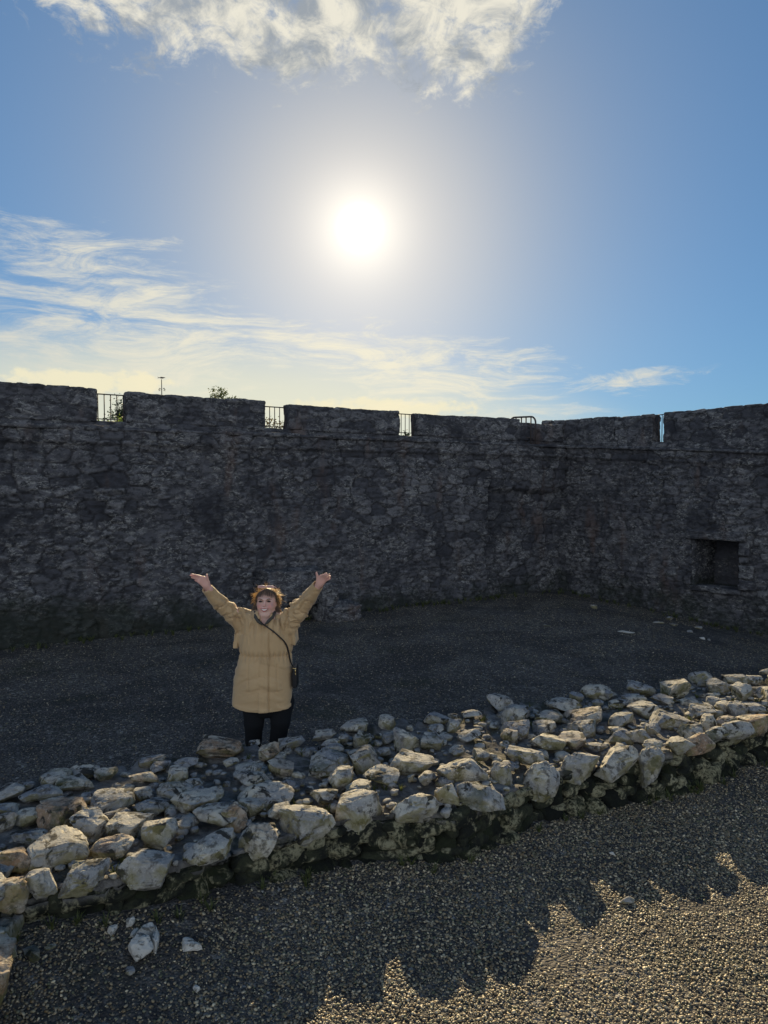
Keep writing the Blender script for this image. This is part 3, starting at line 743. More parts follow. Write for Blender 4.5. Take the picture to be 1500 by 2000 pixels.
    faces = [
        (lambda A, B: (n0u + .10 * A, .02 - dp * A, nzb + (nzt - nzb) * B), (1, 0)),
        (lambda A, B: (n1u + .0 * A, .02 - dp * A, nzb + (nzt - nzb) * B), (-1, 0)),
        (lambda A, B: (n0u + .1 + (n1u - n0u - .1) * A, 0 * A - dp + .02, nzb + (nzt - nzb) * B), (0, 1)),
        (lambda A, B: (n0u + (n1u - n0u) * A, .02 - dp * B, nzb + 0 * A), (0, 0)),
        (lambda A, B: (n0u + (n1u - n0u) * A, .02 - dp * B, nzt + 0 * A), (0, 0))]
    for fn, (su, so_) in faces:
        A, B = np.meshgrid(np.linspace(0, 1, 26), np.linspace(0, 1, 36), indexing='ij'); u, o_, z = fn(A, B)
        h, tn, jn = masonry(u + o_ * 1.3, z + o_ * .2, 161, None, .1); h = h * .8
        P = WR.pt(u + su * h * sstep(0, .06, .02 - o_), o_ + so_ * h, z + (0 if su or so_ else .4 * h))
        Vs.append(P.reshape(-1, 3)); Fs.append(grid_faces(26, 36) + cnt); cnt += 26 * 36; Ts.append(tn.ravel() * .3); Js.append(jn.ravel())  # tone lowered to paint in the shade of the recess
    reparent(obj('niche', mesh_np('niche', np.concatenate(Vs), np.concatenate(Fs), True, {'tone': np.concatenate(Ts), 'joint': np.concatenate(Js)}), M_NICHE), rr_)
    sb_obj('lintel', rr_, M_PARAPET, WR, n0u - .12, n1u + .12, -.30, .075, nzt - .01, nzt + .17, 171, .02, 2., .35, .03, tonebias=.25, wav=.018)
    sb_obj('sill', rr_, M_PARAPET, WR, n0u - .06, n1u + .06, -.30, .06, nzb - .09, nzb + .012, 173, .02, 2., .35, .02)
    ja = MB()
    for (a, b, z0, z1, tb, nm) in ((n0u - .17, n0u - .01, nzb + .02, nzb + .20, .4, 'jamb_block'), (n1u + .01, n1u + .30, nzb + .24, nzb + .50, .35, 'jamb_block'), (n1u + .01, n1u + .22, nzt - .28, nzt - .02, .1, 'jamb_block'), (n1u + .01, n1u + .34, nzb + .03, nzb + .23, -.1, 'jamb_block'), (n1u + .01, n1u + .18, nzb + .52, nzb + .64, .1, 'jamb_block')):
        sb_obj(nm, rr_, M_PARAPET, WR, a, b, -.2, .055, z0, z1, 181 + int(z0 * 40) % 17, .02, 2., .35, .022, tonebias=tb)
    # ledge, parapet (sheared down to the right)
    def shear(o, f):
        me = o.data; n = len(me.vertices); a = np.zeros(n * 3, np.float32); me.vertices.foreach_get('co', a); a = a.reshape(-1, 3)
        u = (a[:, :2] - WR.A).dot(WR.d); a[:, 2] += f(u); me.vertices.foreach_set('co', a.ravel()); me.update()
    dz = lambda u: lz(u) - LEDGE
    shear(sb_obj('ledge', rr_, M_PARAPET, WR, .02, uE, -.95, .09, LEDGE - .058, LEDGE + .002, 191, .03, .6, .35, .012), dz)
    g0 = WR.hit(1276, 830, -PSET)[0]; g1 = WR.hit(1284, 830, -PSET)[0] + .0
    g1 = max(g1, g0 + .22)
    ztp = lambda px, py: WR.hit(px, py, -PSET)[1]
    us = [WR.hit(1058, 822, -PSET)[0], WR.hit(1200, 812, -PSET)[0], WR.hit(1276, 810, -PSET)[0], WR.hit(1500, 788, -PSET)[0]]
    shear(sb_obj('sill_course', rr_, M_PARAPET, WR, us[0] - .05, uE, -PSET - PT, -PSET, LEDGE - .02, LEDGE + .11, 193, .025, .2, .55, .02), dz)
    za = ztp(1060, 823); zb = ztp(1200, 812.5); zc = ztp(1240, 811); zd = ztp(1290, 806); ze = ztp(1495, 789)
    o = sb_obj('merlon', rr_, M_PARAPET, WR, us[0], us[1], -PSET - PT, -PSET + .01, LEDGE - .35, za, 201, .022, .4, .55, .028, wav=.02)
    shear(o, lambda u: (zb - za) * np.clip((u - us[0]) / (us[1] - us[0]), 0, 1))
    sb_obj('merlon', rr_, M_PARAPET, WR, us[1] + .004, g0, -PSET - PT, -PSET + .014, LEDGE - .38, zc, 207, .022, .4, .55, .028, wav=.02)
    o = sb_obj('merlon', rr_, M_PARAPET, WR, g1, uE, -PSET - PT, -PSET + .012, LEDGE - .50, zd, 211, .022, .4, .55, .028, wav=.02)
    shear(o, lambda u: (ze - zd) * np.clip((u - g1) / (us[3] - g1), 0, 1.6))
    mb = MB(); c = WR.pt(uE / 2 + .3, -1.15, 1.2); ang = atan2(WR.d[1], WR.d[0]); R = np.array([[cos(ang), -sin(ang), 0], [sin(ang), cos(ang), 0], [0, 0, 1]])
    mb.box(c, (uE / 2 - .25, .45, 1.65), R); reparent(obj('backing', mb.mesh('backing', False), M_CASTLE), rr_)
    off = -PSET - PT * .5
    o_e = empty('embrasure_railing', tuple(WR.pt((g0 + g1) / 2, off, lz(g0) + .1)), 'iron railing in the narrow slit of the right-hand battlements', 'railing', 'iron railings closing the battlement gaps')
    zt = WR.hit(1279, 811, off)[1]; zb_ = float(lz(g0)) + .10
    m1 = MB(); m1.tube([WR.pt(g0 + .01, off, zt), WR.pt(g1 - .01, off, zt)], .011, 6); reparent(obj('top_rail', m1.mesh('top_rail'), M_IRON), o_e)
    for q in range(3):
        uu = g0 + .03 + (g1 - g0 - .06) * q / 2
        m1 = MB(); m1.tube([WR.pt(uu, off, zb_ - .02), WR.pt(uu, off, zt)], .0085, 6); reparent(obj('bar', m1.mesh('bar'), M_IRON), o_e)
    return M_IRON
M_IRON = build_castle()
#@@OBJECTS
# ------------------------------------------------------------------ loose stones, mound, stub, weeds
def mat_pale():
    m, t, b = newmat('white_limestone'); p = t.new('ShaderNodeNewGeometry').outputs['Position']
    c = t.mix(t.noise(p, 22, 6, .65), (.30, .28, .25), (.66, .63, .56)); c = t.mix(t.m('MULTIPLY', t.rng(t.noise(p, 11, 6, .7, .5), .52, .62), .85), c, (.05, .045, .035))
    t.put(b.inputs['Base Color'], c); b.inputs['Roughness'].default_value = .85; bump(t, b, t.noise(p, 60, 5, .7), .6, .01); return m
M_PALE = mat_pale()
def one_rock(name, loc, size, yaw, seed, label, cat='stone', group=None, tilt=0., pale=False):
    me = ROCKS[seed % len(ROCKS)]
    o = bpy.data.objects.new(name, me); COL.objects.link(o); o.location = loc; o.scale = size; o.rotation_euler = (tilt, 0, yaw)
    o.material_slots[0].link = 'OBJECT'; o.material_slots[0].material = M_PALE if pale else M_STONE
    return tag(o, label, cat, group)
def gp(px, py, up=0.):
    p = on_z(px, py, 0.)
    for _ in range(4): p = on_z(px, py, float(ground_z(np.array(p[0]), np.array(p[1]))))
    p = p.copy(); p[2] += up; return p
def build_loose():
    G = 'stones embedded in the near gravel'
    L = [(375, 1855, .105, .06, .055, 3, 'pale smooth stone lying alone in the gravel, right of the cluster of white stones'),
         (255, 1808, .055, .05, .05, 5, 'small pale upright stone at the top of the white cluster below the low wall'),
         (220, 1826, .045, .05, .055, 6, 'pale pointed stone, leftmost of the white cluster in the gravel'),
         (272, 1868, .075, .12, .10, 8, 'largest white jagged stone of the cluster half buried in the gravel'),
         (288, 1838, .045, .08, .075, 10, 'white stone leaning behind the largest one of the cluster in the gravel'),
         (304, 1850, .030, .09, .08, 12, 'thin white sliver of stone standing at the right edge of the cluster in the gravel'),
         (262, 1828, .06, .03, .03, 2, 'flat pale chip lying between the upright stones of the gravel cluster'),
         (98, 1856, .05, .05, .03, 9, 'small dull stone in the dark gravel left of the white cluster'),
         (62, 1872, .075, .12, .06, 11, 'dark brown stone half sunk in shaded gravel beside the wall stub'),
         (253, 1902, .055, .04, .03, 14, 'small brownish stone in the gravel just below the white cluster'),
         (1225, 1765, .11, .055, .045, 15, 'flat tan stone lying in the shaded gravel near the jagged shadow edge'),
         (384, 1934, .04, .035, .028, 16, 'round white pebble, the biggest on the shaded gravel'),
         (1195, 1670, .035, .03, .025, 17, 'small white stone on the dark gravel below the low wall at the right')]
    for i, (px, py, w_, d_, h_, sd, lb) in enumerate(L):
        k_ = (1.35 if i in (3, 4, 5) else 1.0) if i != 10 else .8; one_rock('loose_stone', tuple(gp(px, py, h_ * .4)), (w_ * k_, d_ * k_, h_ * k_), i * 1.3, sd, lb, 'stone', G, 0., i in (0, 1, 2, 3, 4, 5, 6, 11, 12))
    R = [(1320, 1197, .24, .14, .13, 'yellowish block fallen at the foot of the side wall, below the niche'),
         (1308, 1211, .18, .12, .09, 'pale stone just in front of the yellowish block at the side wall'),
         (1317, 1222, .20, .13, .05, 'flat grey slab nearest the yard among stones fallen from the side wall'),
         (1285, 1217, .22, .12, .04, 'thin flat stone lying left of the fallen yellowish block'),
         (1365, 1229, .16, .10, .07, 'grey stone on the gravel in front of the side wall niche'),
         (1347, 1234, .14, .10, .04, 'small flat chip lying on the gravel in front of the niche'),
         (1222, 1236, .34, .07, .04, 'long pale flat stone lying alone on the open gravel of the yard'),
         (1160, 1188, .15, .12, .10, 'grey stone lying on the gravel close to the wall corner'),
         (1408, 1210, .20, .14, .14, 'rounded grey stone piled against the side wall under the niche'),
         (1430, 1214, .14, .10, .10, 'smaller stone right of the rounded one under the niche'),
         (1104, 1148, .26, .14, .08, 'lump of stone lying in the very corner of the yard'),
         (1372, 1248, .10, .08, .04, 'little white chip farthest out on the gravel below the niche'),
         (1385, 1250, .12, .06, .03, 'narrow white chip beside the little one on the gravel below the niche'),
         (1068, 1223, .16, .05, .03, 'thin brown stone lying flat on the open gravel before the corner')]
    for i, (px, py, w_, d_, h_, lb) in enumerate(R):
        one_rock('fallen_stone', tuple(gp(px, py, h_ * .3)), (w_, d_, h_), i * .9, i * 3 + 1, lb, 'stone', 'stones fallen along the foot of the walls', 0., i in (0, 6, 11))
    # ruined stump of masonry against the wall, behind the woman
    rg = np.random.RandomState(8)
    b = base_pt(625, 1228); u0 = (b - WF.A).dot(WF.d)
    rt = empty('ruined_buttress', tuple(WF.pt(u0, .2, 0.)), 'crumbled pale masonry stump and hood against the wall, by the raised right-hand sleeve', 'ruin')
    dep = .9
    def lump(name, u, o_, z, su, so_, sz, sd, amp=.5, pw=4.):
        V, Fa = ico(5); V = np.sign(V) * np.abs(V) ** (2 / pw * 1.0); V /= np.maximum(np.abs(V).max(1), .6 * np.linalg.norm(V, axis=1))[:, None]
        P = V * np.array([su, so_, sz]); n = V / np.linalg.norm(V, axis=1)[:, None]
        F1, E, idh = worley((P[:, 0] + P[:, 1]) / .16 + .4 * fbm(P * 5, 2, sd), (P[:, 2] + .4 * P[:, 1]) / .09 + .4 * fbm(P * 5, 2, sd + 1), sd)
        P = P + n * (.09 * fbm(P * 2.5 + sd, 4, sd) + sstep(.02, .3, E) * .04 + (idh - .5) * .05)[:, None]
        Q = WF.pt(u + P[:, 0], o_ + P[:, 1], z + P[:, 2])
        o = obj(name, mesh_np(name, Q, Fa, True, {'tone': np.clip(idh * .7 + amp, 0, 1), 'joint': (1 - sstep(.02, .15, E)) * .6}), M_BUTT); reparent(o, rt)
    M_BUTT = mat_castle('buttress_masonry', -.9, .32, .6); M_BUTT.node_tree.nodes  # paler, heavily lichened
    us = lambda px: WF.hit(px, 1200, .45)[0]
    lump('stump', (us(618) + us(642)) / 2, .42, .22, (us(642) - us(618)) / 2, .32, .42, 5, .45)
    lump('rubble_foot', us(655), .50, .05, .32, .35, .20, 9, .2)
    lump('hood', us(572), .20, .62, .50, .40, .30, 13, .12)
    lump('left_pier', us(535), .30, .15, .16, .34, .55, 15, .1)
    # wall stub, bottom left, catching the sun
    sb = empty('wall_stub', (-1.75, 2.95, 0), 'sunlit broken end of a rough stone wall in the bottom left corner', 'wall')
    for (x, y, z, sx, sy, sz, sd) in ((-1.90, 3.34, .14, .34, .40, .42, 3), (-1.87, 3.02, .20, .50, .34, .55, 7), (-1.75, 2.66, .18, .50, .44, .60, 12), (-2.3, 2.9, .2, .5, .9, .5, 18), (-1.93, 3.56, .12, .22, .26, .24, 19), (-1.92, 2.35, .24, .6, .5, .6, 4)):
        o = bpy.data.objects.new('stone', ROCKS[sd]); COL.objects.link(o); o.location = (x, y, z); o.scale = (sx, sy, sz); o.rotation_euler = (0.1, .1, sd); reparent(o, sb)
build_loose()

def leaf_mesh(centers, size, rg, aspect=.5, droop=0.):
    n = len(centers); a = rg.normal(size=(n, 3)); a /= np.linalg.norm(a, axis=1)[:, None]; a[:, 2] -= droop
    b = np.cross(a, rg.normal(size=(n, 3))); b /= np.linalg.norm(b, axis=1)[:, None]; s = size * rg.uniform(.6, 1.3, n)[:, None]
    P = np.stack([centers - a * s, centers + b * s * aspect, centers + a * s, centers - b * s * aspect], 1).reshape(-1, 3)
    return P, np.arange(4 * n).reshape(-1, 4)
def leaf_mat(name, c1, c2):
    m, t, b = newmat(name); co = t.new('ShaderNodeTexCoord').outputs['Object']
    c = t.mix(t.noise(co, 3., 4), c1, c2); t.put(b.inputs['Base Color'], c); b.inputs['Roughness'].default_value = .6
    tr = t.new('ShaderNodeBsdfTranslucent'); t.put(tr.inputs[0], c); mx = t.new('ShaderNodeMixShader'); mx.inputs[0].default_value = .35
    out = [n for n in t.n if n.type == 'OUTPUT_MATERIAL'][0]
    t.l.new(b.outputs[0], mx.inputs[1]); t.l.new(tr.outputs[0], mx.inputs[2]); t.l.new(mx.outputs[0], out.inputs[0])
    return m
def build_tree(name, px, ytop, D, R, label, cat, mat, barkm, seed, nleaf=2600, conif=False, sq=.8):
    rg = np.random.RandomState(seed); top = on_y(px, ytop, D); H = top[2]
    rt = empty(name, (top[0], top[1], 0), label, cat, 'trees beyond the battlements')
    mb = MB(); base = np.array([top[0], top[1], -.1]); tips = []
    mb.tube([base, base + [.1, 0, H * .3], base + [.02, .1, H * .6], [top[0], top[1], H * (.97 if conif else .8)]], [.16, .13, .09, .02], 8)
    for k in range(26):
        z = H - rg.uniform(.1, 2 * R); a = rg.uniform(0, 6.28); rr = R * (rg.uniform(.5, 1.) * ((H - z) / (2 * R) if conif else sin(pi * min(.98, (H - z) / (2 * R) * .9 + .08))))
        s = base + np.array([0, 0, max(z - .5 * R, H * .3)]); e = np.array([top[0] + cos(a) * rr, top[1] + sin(a) * rr, z])
        mid = (s + e) / 2 + [0, 0, .1 * R]; mb.tube([s, mid, e], [.035, .02, .006], 5, False); tips += [e, mid * .35 + e * .65]
        for q in range(3):
            e2 = e + rg.normal(0, .22 * R, 3); mb.tube([mid * .3 + e * .7, e2], [.012, .004], 4, False); tips.append(e2)
    reparent(obj('trunk', mb.mesh('trunk'), barkm), rt)
    tips = np.array(tips); c = tips[rg.randint(len(tips), size=nleaf)] + rg.normal(0, .13 * R, (nleaf, 3)) * [1, 1, sq]
    P, Ff = leaf_mesh(c, .045 * (1 if not conif else .8), rg, .55)
    reparent(obj('crown', mesh_np('crown', P, Ff, False), mat), rt)
LM = leaf_mat('tree_leaves', (.05, .07, .02), (.09, .11, .03)); LM2 = leaf_mat('dark_needles', (.02, .04, .02), (.04, .06, .03)); LM3 = leaf_mat('sunlit_hedge_leaves', (.13, .19, .03), (.2, .26, .05))
BARK = plain('bark', (.08, .06, .045), .9, 0, .3, 20)
build_tree('round_tree', 444, 765, 30, .72, 'small thin-leaved round tree top peeping over the second stretch of battlement', 'tree', LM, BARK, 1, 5200)
build_tree('conifer', 237, 795, 22, .85, 'dark conifer seen through the widest battlement gap', 'tree', LM2, BARK, 2, 5000, True)
build_tree('bushy_tree', 534, 817, 24, .9, 'brownish bushy tree seen through the gap above the woman', 'tree', leaf_mat('autumn_leaves', (.08, .06, .025), (.12, .09, .03)), BARK, 3, 3000)
build_tree('sapling', 798, 840, 20, .5, 'low dark bush seen through the narrow gap under the sun', 'tree', LM2, BARK, 4, 1200)
build_tree('hedge_shrub', 228, 818, 19, .55, 'bright yellow-green shrub at the bottom of the widest battlement gap', 'shrub', LM3, BARK, 6, 6000)

def build_vane():
    D = 24.; top = on_y(316, 738, D); x, y, zt = top
    rt = empty('weather_vane', (x, y, 0), 'thin weather vane with a bird figure rising beyond the battlements', 'weather vane')
    m = MB(); m.tube([[x, y, -.1], [x, y, 3.6], [x - .01, y, zt - .05]], [.05, .03, .012], 8); reparent(obj('pole', m.mesh('pole'), M_IRON), rt)
    s = D / F
    m = MB()
    for sg in (-1, 1):
        pts = [[x + sg * s * (2 + 4.5 * t), y, zt - 22 * s + s * 2.2 * sin(t * pi * 1.2)] for t in np.linspace(0, 1, 7)]
        m.tube(pts, .010, 5)
        pts = [[x + sg * s * (6.5 - 3 * sin(t * pi)), y, zt - 22 * s - s * 3 * sin(t * pi / 2)] for t in np.linspace(0, 1, 7)]; m.tube(pts, .008, 5)
        reparent(obj('scroll_arm', m.mesh('scroll_arm'), M_IRON), rt); m = MB()
    # bird: tapered body with head, beak, forked tail and wing
    m = MB(); c = np.array([x, y, zt])
    body = [(-7.5, .3, .15), (-5, .4, .5), (-2.5, .2, 1.1), (0, 0, 1.5), (2.5, .1, 1.3), (4.2, .5, .9), (5.6, .5, .55), (7.6, .2, .08)]
    m.tube([c + np.array([a * s, 0, b * s]) for a, b, r in body], [r * s for a, b, r in body], 8)
    m.tube([c + np.array([-5 * s, 0, .3 * s]), c + np.array([-8.6 * s, 0, 2.2 * s])], [.5 * s, .15 * s], 5)
    m.tube([c + np.array([-5 * s, 0, .3 * s]), c + np.array([-8.8 * s, 0, -.8 * s])], [.5 * s, .15 * s], 5)
    m.tube([c + np.array([1.5 * s, 0, .8 * s]), c + np.array([-3.2 * s, .05, 2.6 * s])], [.9 * s, .2 * s], 5)
    reparent(obj('bird_figure', m.mesh('bird_figure'), M_IRON), rt)
build_vane()
def build_weeds():
    rg = np.random.RandomState(12); m = MB(); G = leaf_mat('weed_blades', (.05, .065, .02), (.12, .13, .045))
    V = []; Fq = []; n = 0
    def tuft(p, h, k):
        nonlocal n
        for _ in range(k):
            a = rg.uniform(0, 6.28); l = h * rg.uniform(.5, 1.2); w_ = .0035; d = np.array([cos(a), sin(a), 0]); sd_ = np.array([-sin(a), cos(a), 0]) * w_; b = p + d * rg.uniform(0, .02)
            q1 = b + d * l * .25 + [0, 0, l * .6]; q2 = b + d * l * .6 + [0, 0, l * .85]
            V.extend([b - sd_, b + sd_, q1 + sd_ * .8, q1 - sd_ * .8, q2 + sd_ * .15, q2 - sd_ * .15]); Fq.extend([[n, n + 1, n + 2, n + 3], [n + 3, n + 2, n + 4, n + 5]]); n += 6
    for k in range(90):
        i = rg.randint(20, NS - 20); t = rg.uniform(.05, .95); p = RW[i] * (1 - t) + FW[i] * t; tuft(np.array([p[0], p[1], .37]), .05, 14)
    for k in range(60):
        i = rg.randint(20, NS - 20); p = FW[i]; y = p[1] - rg.uniform(.02, .14); tuft(np.array([p[0], y, float(ground_z(np.array(p[0]), np.array(y))) - .005]), .06, 16)
    for k in range(120):
        u = rg.uniform(0, WF.L); p = WF.pt(u, rg.uniform(.12, .45), 0.); p[2] = float(ground_z(np.array(p[0]), np.array(p[1]))); tuft(p, .10, 16)
    for k in range(80):
        u = rg.uniform(0, 7); p = WR.pt(u, rg.uniform(.10, .4), 0.); p[2] = float(ground_z(np.array(p[0]), np.array(p[1]))); tuft(p, .10, 16)
    o = obj('weeds', mesh_np('weeds', np.array(V), np.array(Fq), False), G); tag(o, 'sparse weeds and grass growing between stones and along wall feet', 'weeds', kind='stuff')
build_weeds()

# ------------------------------------------------------------------ the woman
PD = 6.0; SC = PD / F
def Q(px, py, fwd=0.):
    """point on the picture ray at depth PD - fwd"""
    return on_y(px, py, PD - fwd)
class Field:
    def __init__(s, lo, hi, h):
        s.lo = np.array(lo, float); s.h = h; s.n = np.ceil((np.array(hi) - s.lo) / h).astype(int) + 1
        s.f = np.full(tuple(s.n), .2, np.float32)
    def sub(s, a, b, pad):
        i0 = np.clip(np.floor((np.minimum(a, b) - pad - s.lo) / s.h).astype(int), 0, s.n - 1); i1 = np.clip(np.ceil((np.maximum(a, b) + pad - s.lo) / s.h).astype(int) + 1, 1, s.n)
        ax = [s.lo[k] + s.h * np.arange(i0[k], i1[k]) for k in range(3)]
        X, Y, Z = np.meshgrid(*ax, indexing='ij'); return tuple(slice(i0[k], i1[k]) for k in range(3)), np.stack([X, Y, Z], -1)
    def merge(s, sl, d, k):
        a = s.f[sl]
        if k > 0: hh = np.maximum(k - np.abs(a - d), 0) / k; r = np.minimum(a, d) - hh * hh * k * .25
        else: r = np.minimum(a, d)
        s.f[sl] = r
    def cone(s, a, b, ra, rb, k=.01, sq=None):
        a = np.array(a, float); b = np.array(b, float); m = max(ra, rb) + k + 3 * s.h
        sl, P = s.sub(a, b, m); ab = b - a; t = np.clip(((P - a) @ ab) / (ab @ ab + 1e-12), 0, 1)
        v = P - a - t[..., None] * ab
        if sq is not None:
            ax, fl = sq; ax = np.array(ax, float); ax /= np.linalg.norm(ax); c = v @ ax; v = v + (c * (1 / fl - 1))[..., None] * ax
        s.merge(sl, np.linalg.norm(v, axis=-1) - (ra + (rb - ra) * t), k)
    def ell(s, c, r, k=.01, R=None, carve=False):
        c = np.array(c, float); r = np.array(r, float); sl, P = s.sub(c, c, max(r) + k + 3 * s.h); v = P - c
        if R is not None: v = v @ R
        q = np.linalg.norm(v / r, axis=-1); q2 = np.linalg.norm(v / (r * r), axis=-1) + 1e-9; d = q * (q - 1) / q2
        d = np.where(q < .05, -min(r), d)
        if carve:
            a = s.f[sl]; d = -d; hh = np.maximum(k - np.abs(a - d), 0) / max(k, 1e-6); s.f[sl] = np.maximum(a, d) + hh * hh * k * .25
        else: s.merge(sl, d, k)
    def nets(s):
        f = s.f; ins = f < 0; nx, ny, nz = f.shape
        c = [(i, j, k) for i in (0, 1) for j in (0, 1) for k in (0, 1)]
        def cr(a, o): return a[o[0]:nx - 1 + o[0], o[1]:ny - 1 + o[1], o[2]:nz - 1 + o[2]]
        cnt = sum(cr(ins, o).astype(np.int8) for o in c); act = (cnt > 0) & (cnt < 8)
        I = np.argwhere(act); idx = -np.ones(act.shape, np.int64); idx[tuple(I.T)] = np.arange(len(I))
        acc = np.zeros((len(I), 3)); w_ = np.zeros(len(I))
        vals = {o: f[I[:, 0] + o[0], I[:, 1] + o[1], I[:, 2] + o[2]] for o in c}
        for o in c:
            for ax in range(3):
                if o[ax] == 0:
                    o2 = list(o); o2[ax] = 1; o2 = tuple(o2); a, b = vals[o], vals[o2]; m = (a < 0) != (b < 0)
                    t = np.where(m, a / np.where(np.abs(a - b) < 1e-9, 1, a - b), 0); p = np.zeros((len(I), 3)) + np.array(o); p[:, ax] += t
                    acc += p * m[:, None]; w_ += m
        V = s.lo + s.h * (I + acc / w_[:, None]); Fs = []
        for ax in range(3):
            sh = [slice(1, -1)] * 3; sh[ax] = slice(0, -1)
            a = ins[tuple(sh)]; sh2 = list(sh); sh2[ax] = slice(1, None); b = ins[tuple(sh2)]
            for fl in (0, 1):
                m = (a & ~b) if fl == 0 else (~a & b); J = np.argwhere(m)
                J = J + np.array([0 if q == ax else 1 for q in range(3)])
                u, v = [(1, 2), (2, 0), (0, 1)][ax]
                def at(du, dv):
                    K = J.copy(); K[:, u] -= du; K[:, v] -= dv; return idx[tuple(K.T)]
                q = np.stack([at(1, 1), at(0, 1), at(0, 0), at(1, 0)], -1)
                Fs.append(q if fl == 0 else q[:, ::-1])
        Fq = np.concatenate(Fs); return V, Fq[(Fq >= 0).all(1)]
def vnorm(V, Fq):
    n = np.cross(V[Fq[:, 2]] - V[Fq[:, 0]], V[Fq[:, 3]] - V[Fq[:, 1]]); N = np.zeros_like(V)
    for k in range(4): np.add.at(N, Fq[:, k], n)
    return N / (np.linalg.norm(N, axis=1)[:, None] + 1e-12)

def build_person():
    M_SKIN, t, b = newmat('skin'); co = t.new('ShaderNodeTexCoord').outputs['Object']
    att = t.new('ShaderNodeAttribute', attribute_name='blush').outputs['Fac']; lip = t.new('ShaderNodeAttribute', attribute_name='dark').outputs['Fac']
    c = t.mix(t.noise(co, 30, 4), (.60, .37, .30), (.68, .44, .36)); c = t.mix(att, c, (.58, .20, .16)); c = t.mix(lip, c, (.10, .055, .045))
    t.put(b.inputs['Base Color'], c); b.inputs['Roughness'].default_value = .5
    b.inputs['Subsurface Weight'].default_value = .15; b.inputs['Subsurface Radius'].default_value = (.02, .008, .004); b.inputs['Subsurface Scale'].default_value = .5
    M_LEG = plain('black_trousers', (.005, .0055, .007), .95, 0, .2, 60)
    M_COAT, t, b = newmat('tan_coat_cloth'); co = t.new('ShaderNodeTexCoord').outputs['Object']
    c = t.mix(t.noise(co, 9, 5, .6), (.41, .268, .134), (.48, .325, .172)); t.put(b.inputs['Base Color'], c); b.inputs['Roughness'].default_value = .75
    b.inputs['Sheen Weight'].default_value = .2
    bump(t, b, t.noise(co, 55, 5, .65, .6), .35, .01)
    c0 = Q(517, 1300)
    rt = empty('person', (float(c0[0]), PD, 0.), 'woman in a tan hooded coat and black trousers, arms raised wide, smiling', 'person')
    # ---- key points
    sh = {-1: Q(476, 1207), 1: Q(566, 1206)}
    el = {-1: Q(437, 1186, .10), 1: Q(598, 1176, .10)}
    wr = {-1: Q(403, 1147, .24), 1: Q(622.5, 1141, .24)}
    chin = Q(520, 1202, .08)
    # ---- body: one continuous surface
    fld = Field((c0[0] - .75, PD - .55, -.02), (c0[0] + .68, PD + .30, 1.78), .0062)
    hc = Q(520.5, 1178, .02)     # head centre
    W = SC
    fld.ell(hc + [0, .02, .035], (.077, .095, .088), .01)                   # skull
    fld.ell(hc + [0, -.024, -.030], (.073, .076, .082), .03)                # face
    fld.ell(hc + [0, -.062, -.086], (.042, .038, .027), .025)                # chin
    fld.ell(hc + [0, .0, -.088], (.058, .06, .035), .03)                    # soft under-chin
    for s_ in (-1, 1):
        fld.ell(hc + [s_ * .038, -.072, -.020], (.026, .022, .026), .02)    # cheeks
        fld.ell(hc + [s_ * .035, -.099, .028], (.017, .010, .0095), .008, carve=True)   # eye sockets
        fld.ell(hc + [s_ * .078, .012, -.016], (.009, .019, .030), .006)    # ears
    fld.cone(hc + [0, -.090, .032], hc + [0, -.110, .000], .009, .014, .012)   # nose
    fld.ell(hc + [0, -.087, .048], (.052, .014, .010), .012)                # brow
    fld.ell(hc + [0, -.099, -.032], (.030, .012, .013), .008)               # lips
    fld.cone(hc + [0, .04, -.06], Q(519, 1222) + [0, .03, 0], .060, .078, .03)  # neck
    # trunk, arms
    fld.cone(Q(519, 1235) + [0, .0, 0], Q(519, 1300), .13, .14, .06); fld.cone(Q(519, 1300), Q(519, 1365), .15, .16, .06)
    fld.cone(Q(500, 1215), Q(538, 1215), .09, .09, .05)
    for s_ in (-1, 1):
        fld.cone(sh[s_], el[s_], .052, .042, .03); fld.cone(el[s_], wr[s_], .040, .026, .01)
    # hands: palm towards the viewer, fingers outwards
    def hand(s_, wrist, tips, thumb, palm_c, bend):
        wrist = np.array(wrist); pc = np.array(palm_c); dirv = pc - wrist; L = np.linalg.norm(dirv); dirv /= L
        view = np.array([0, -1., .15]); side = np.cross(dirv, view); side /= np.linalg.norm(side); nrm = np.cross(side, dirv)
        if side[2] < 0: side = -side                              # side points up: thumb side
        fld.cone(wrist - dirv * .03, wrist + dirv * .02, .026, .026, .01, (nrm, .75))
        kn = []
        for q in range(4):
            kn.append(wrist + dirv * (.088 - .004 * abs(q - 1)) + side * (.027 - q * .018) )
        for q in range(4): fld.cone(wrist + dirv * .015 + side * (.014 - q * .0095), kn[q], .0165, .0115, .012, (nrm, .85))
        for q in range(4):
            tip = np.array(tips[q]); mid = kn[q] * .5 + tip * .5 + nrm * bend * (-.5); q2 = kn[q] * .22 + tip * .78 + nrm * bend * (-.35)
            fld.cone(kn[q], mid, .0095, .0085, .003); fld.cone(mid, q2, .0085, .0078, .002); fld.cone(q2, tip, .0078, .0066, .002)
        tb = wrist + dirv * .028 + side * .024; tt = np.array(thumb); tm = tb * .45 + tt * .55 + dirv * .004
        fld.cone(wrist + dirv * .01 + side * .006, tb, .018, .016, .012); fld.cone(tb, tm, .0135, .0105, .006); fld.cone(tm, tt, .0105, .0080, .003)
    f1 = .27
    hand(-1, Q(405.5, 1146, f1 - .01), [Q(373.5, 1121.5, f1 + .05), Q(371.5, 1124.0, f1 + .03), Q(374, 1128.0, f1 + .02), Q(381, 1133.5, f1 + .0)], Q(404, 1122, f1 + .03), Q(393, 1132, f1 + .02), .010)
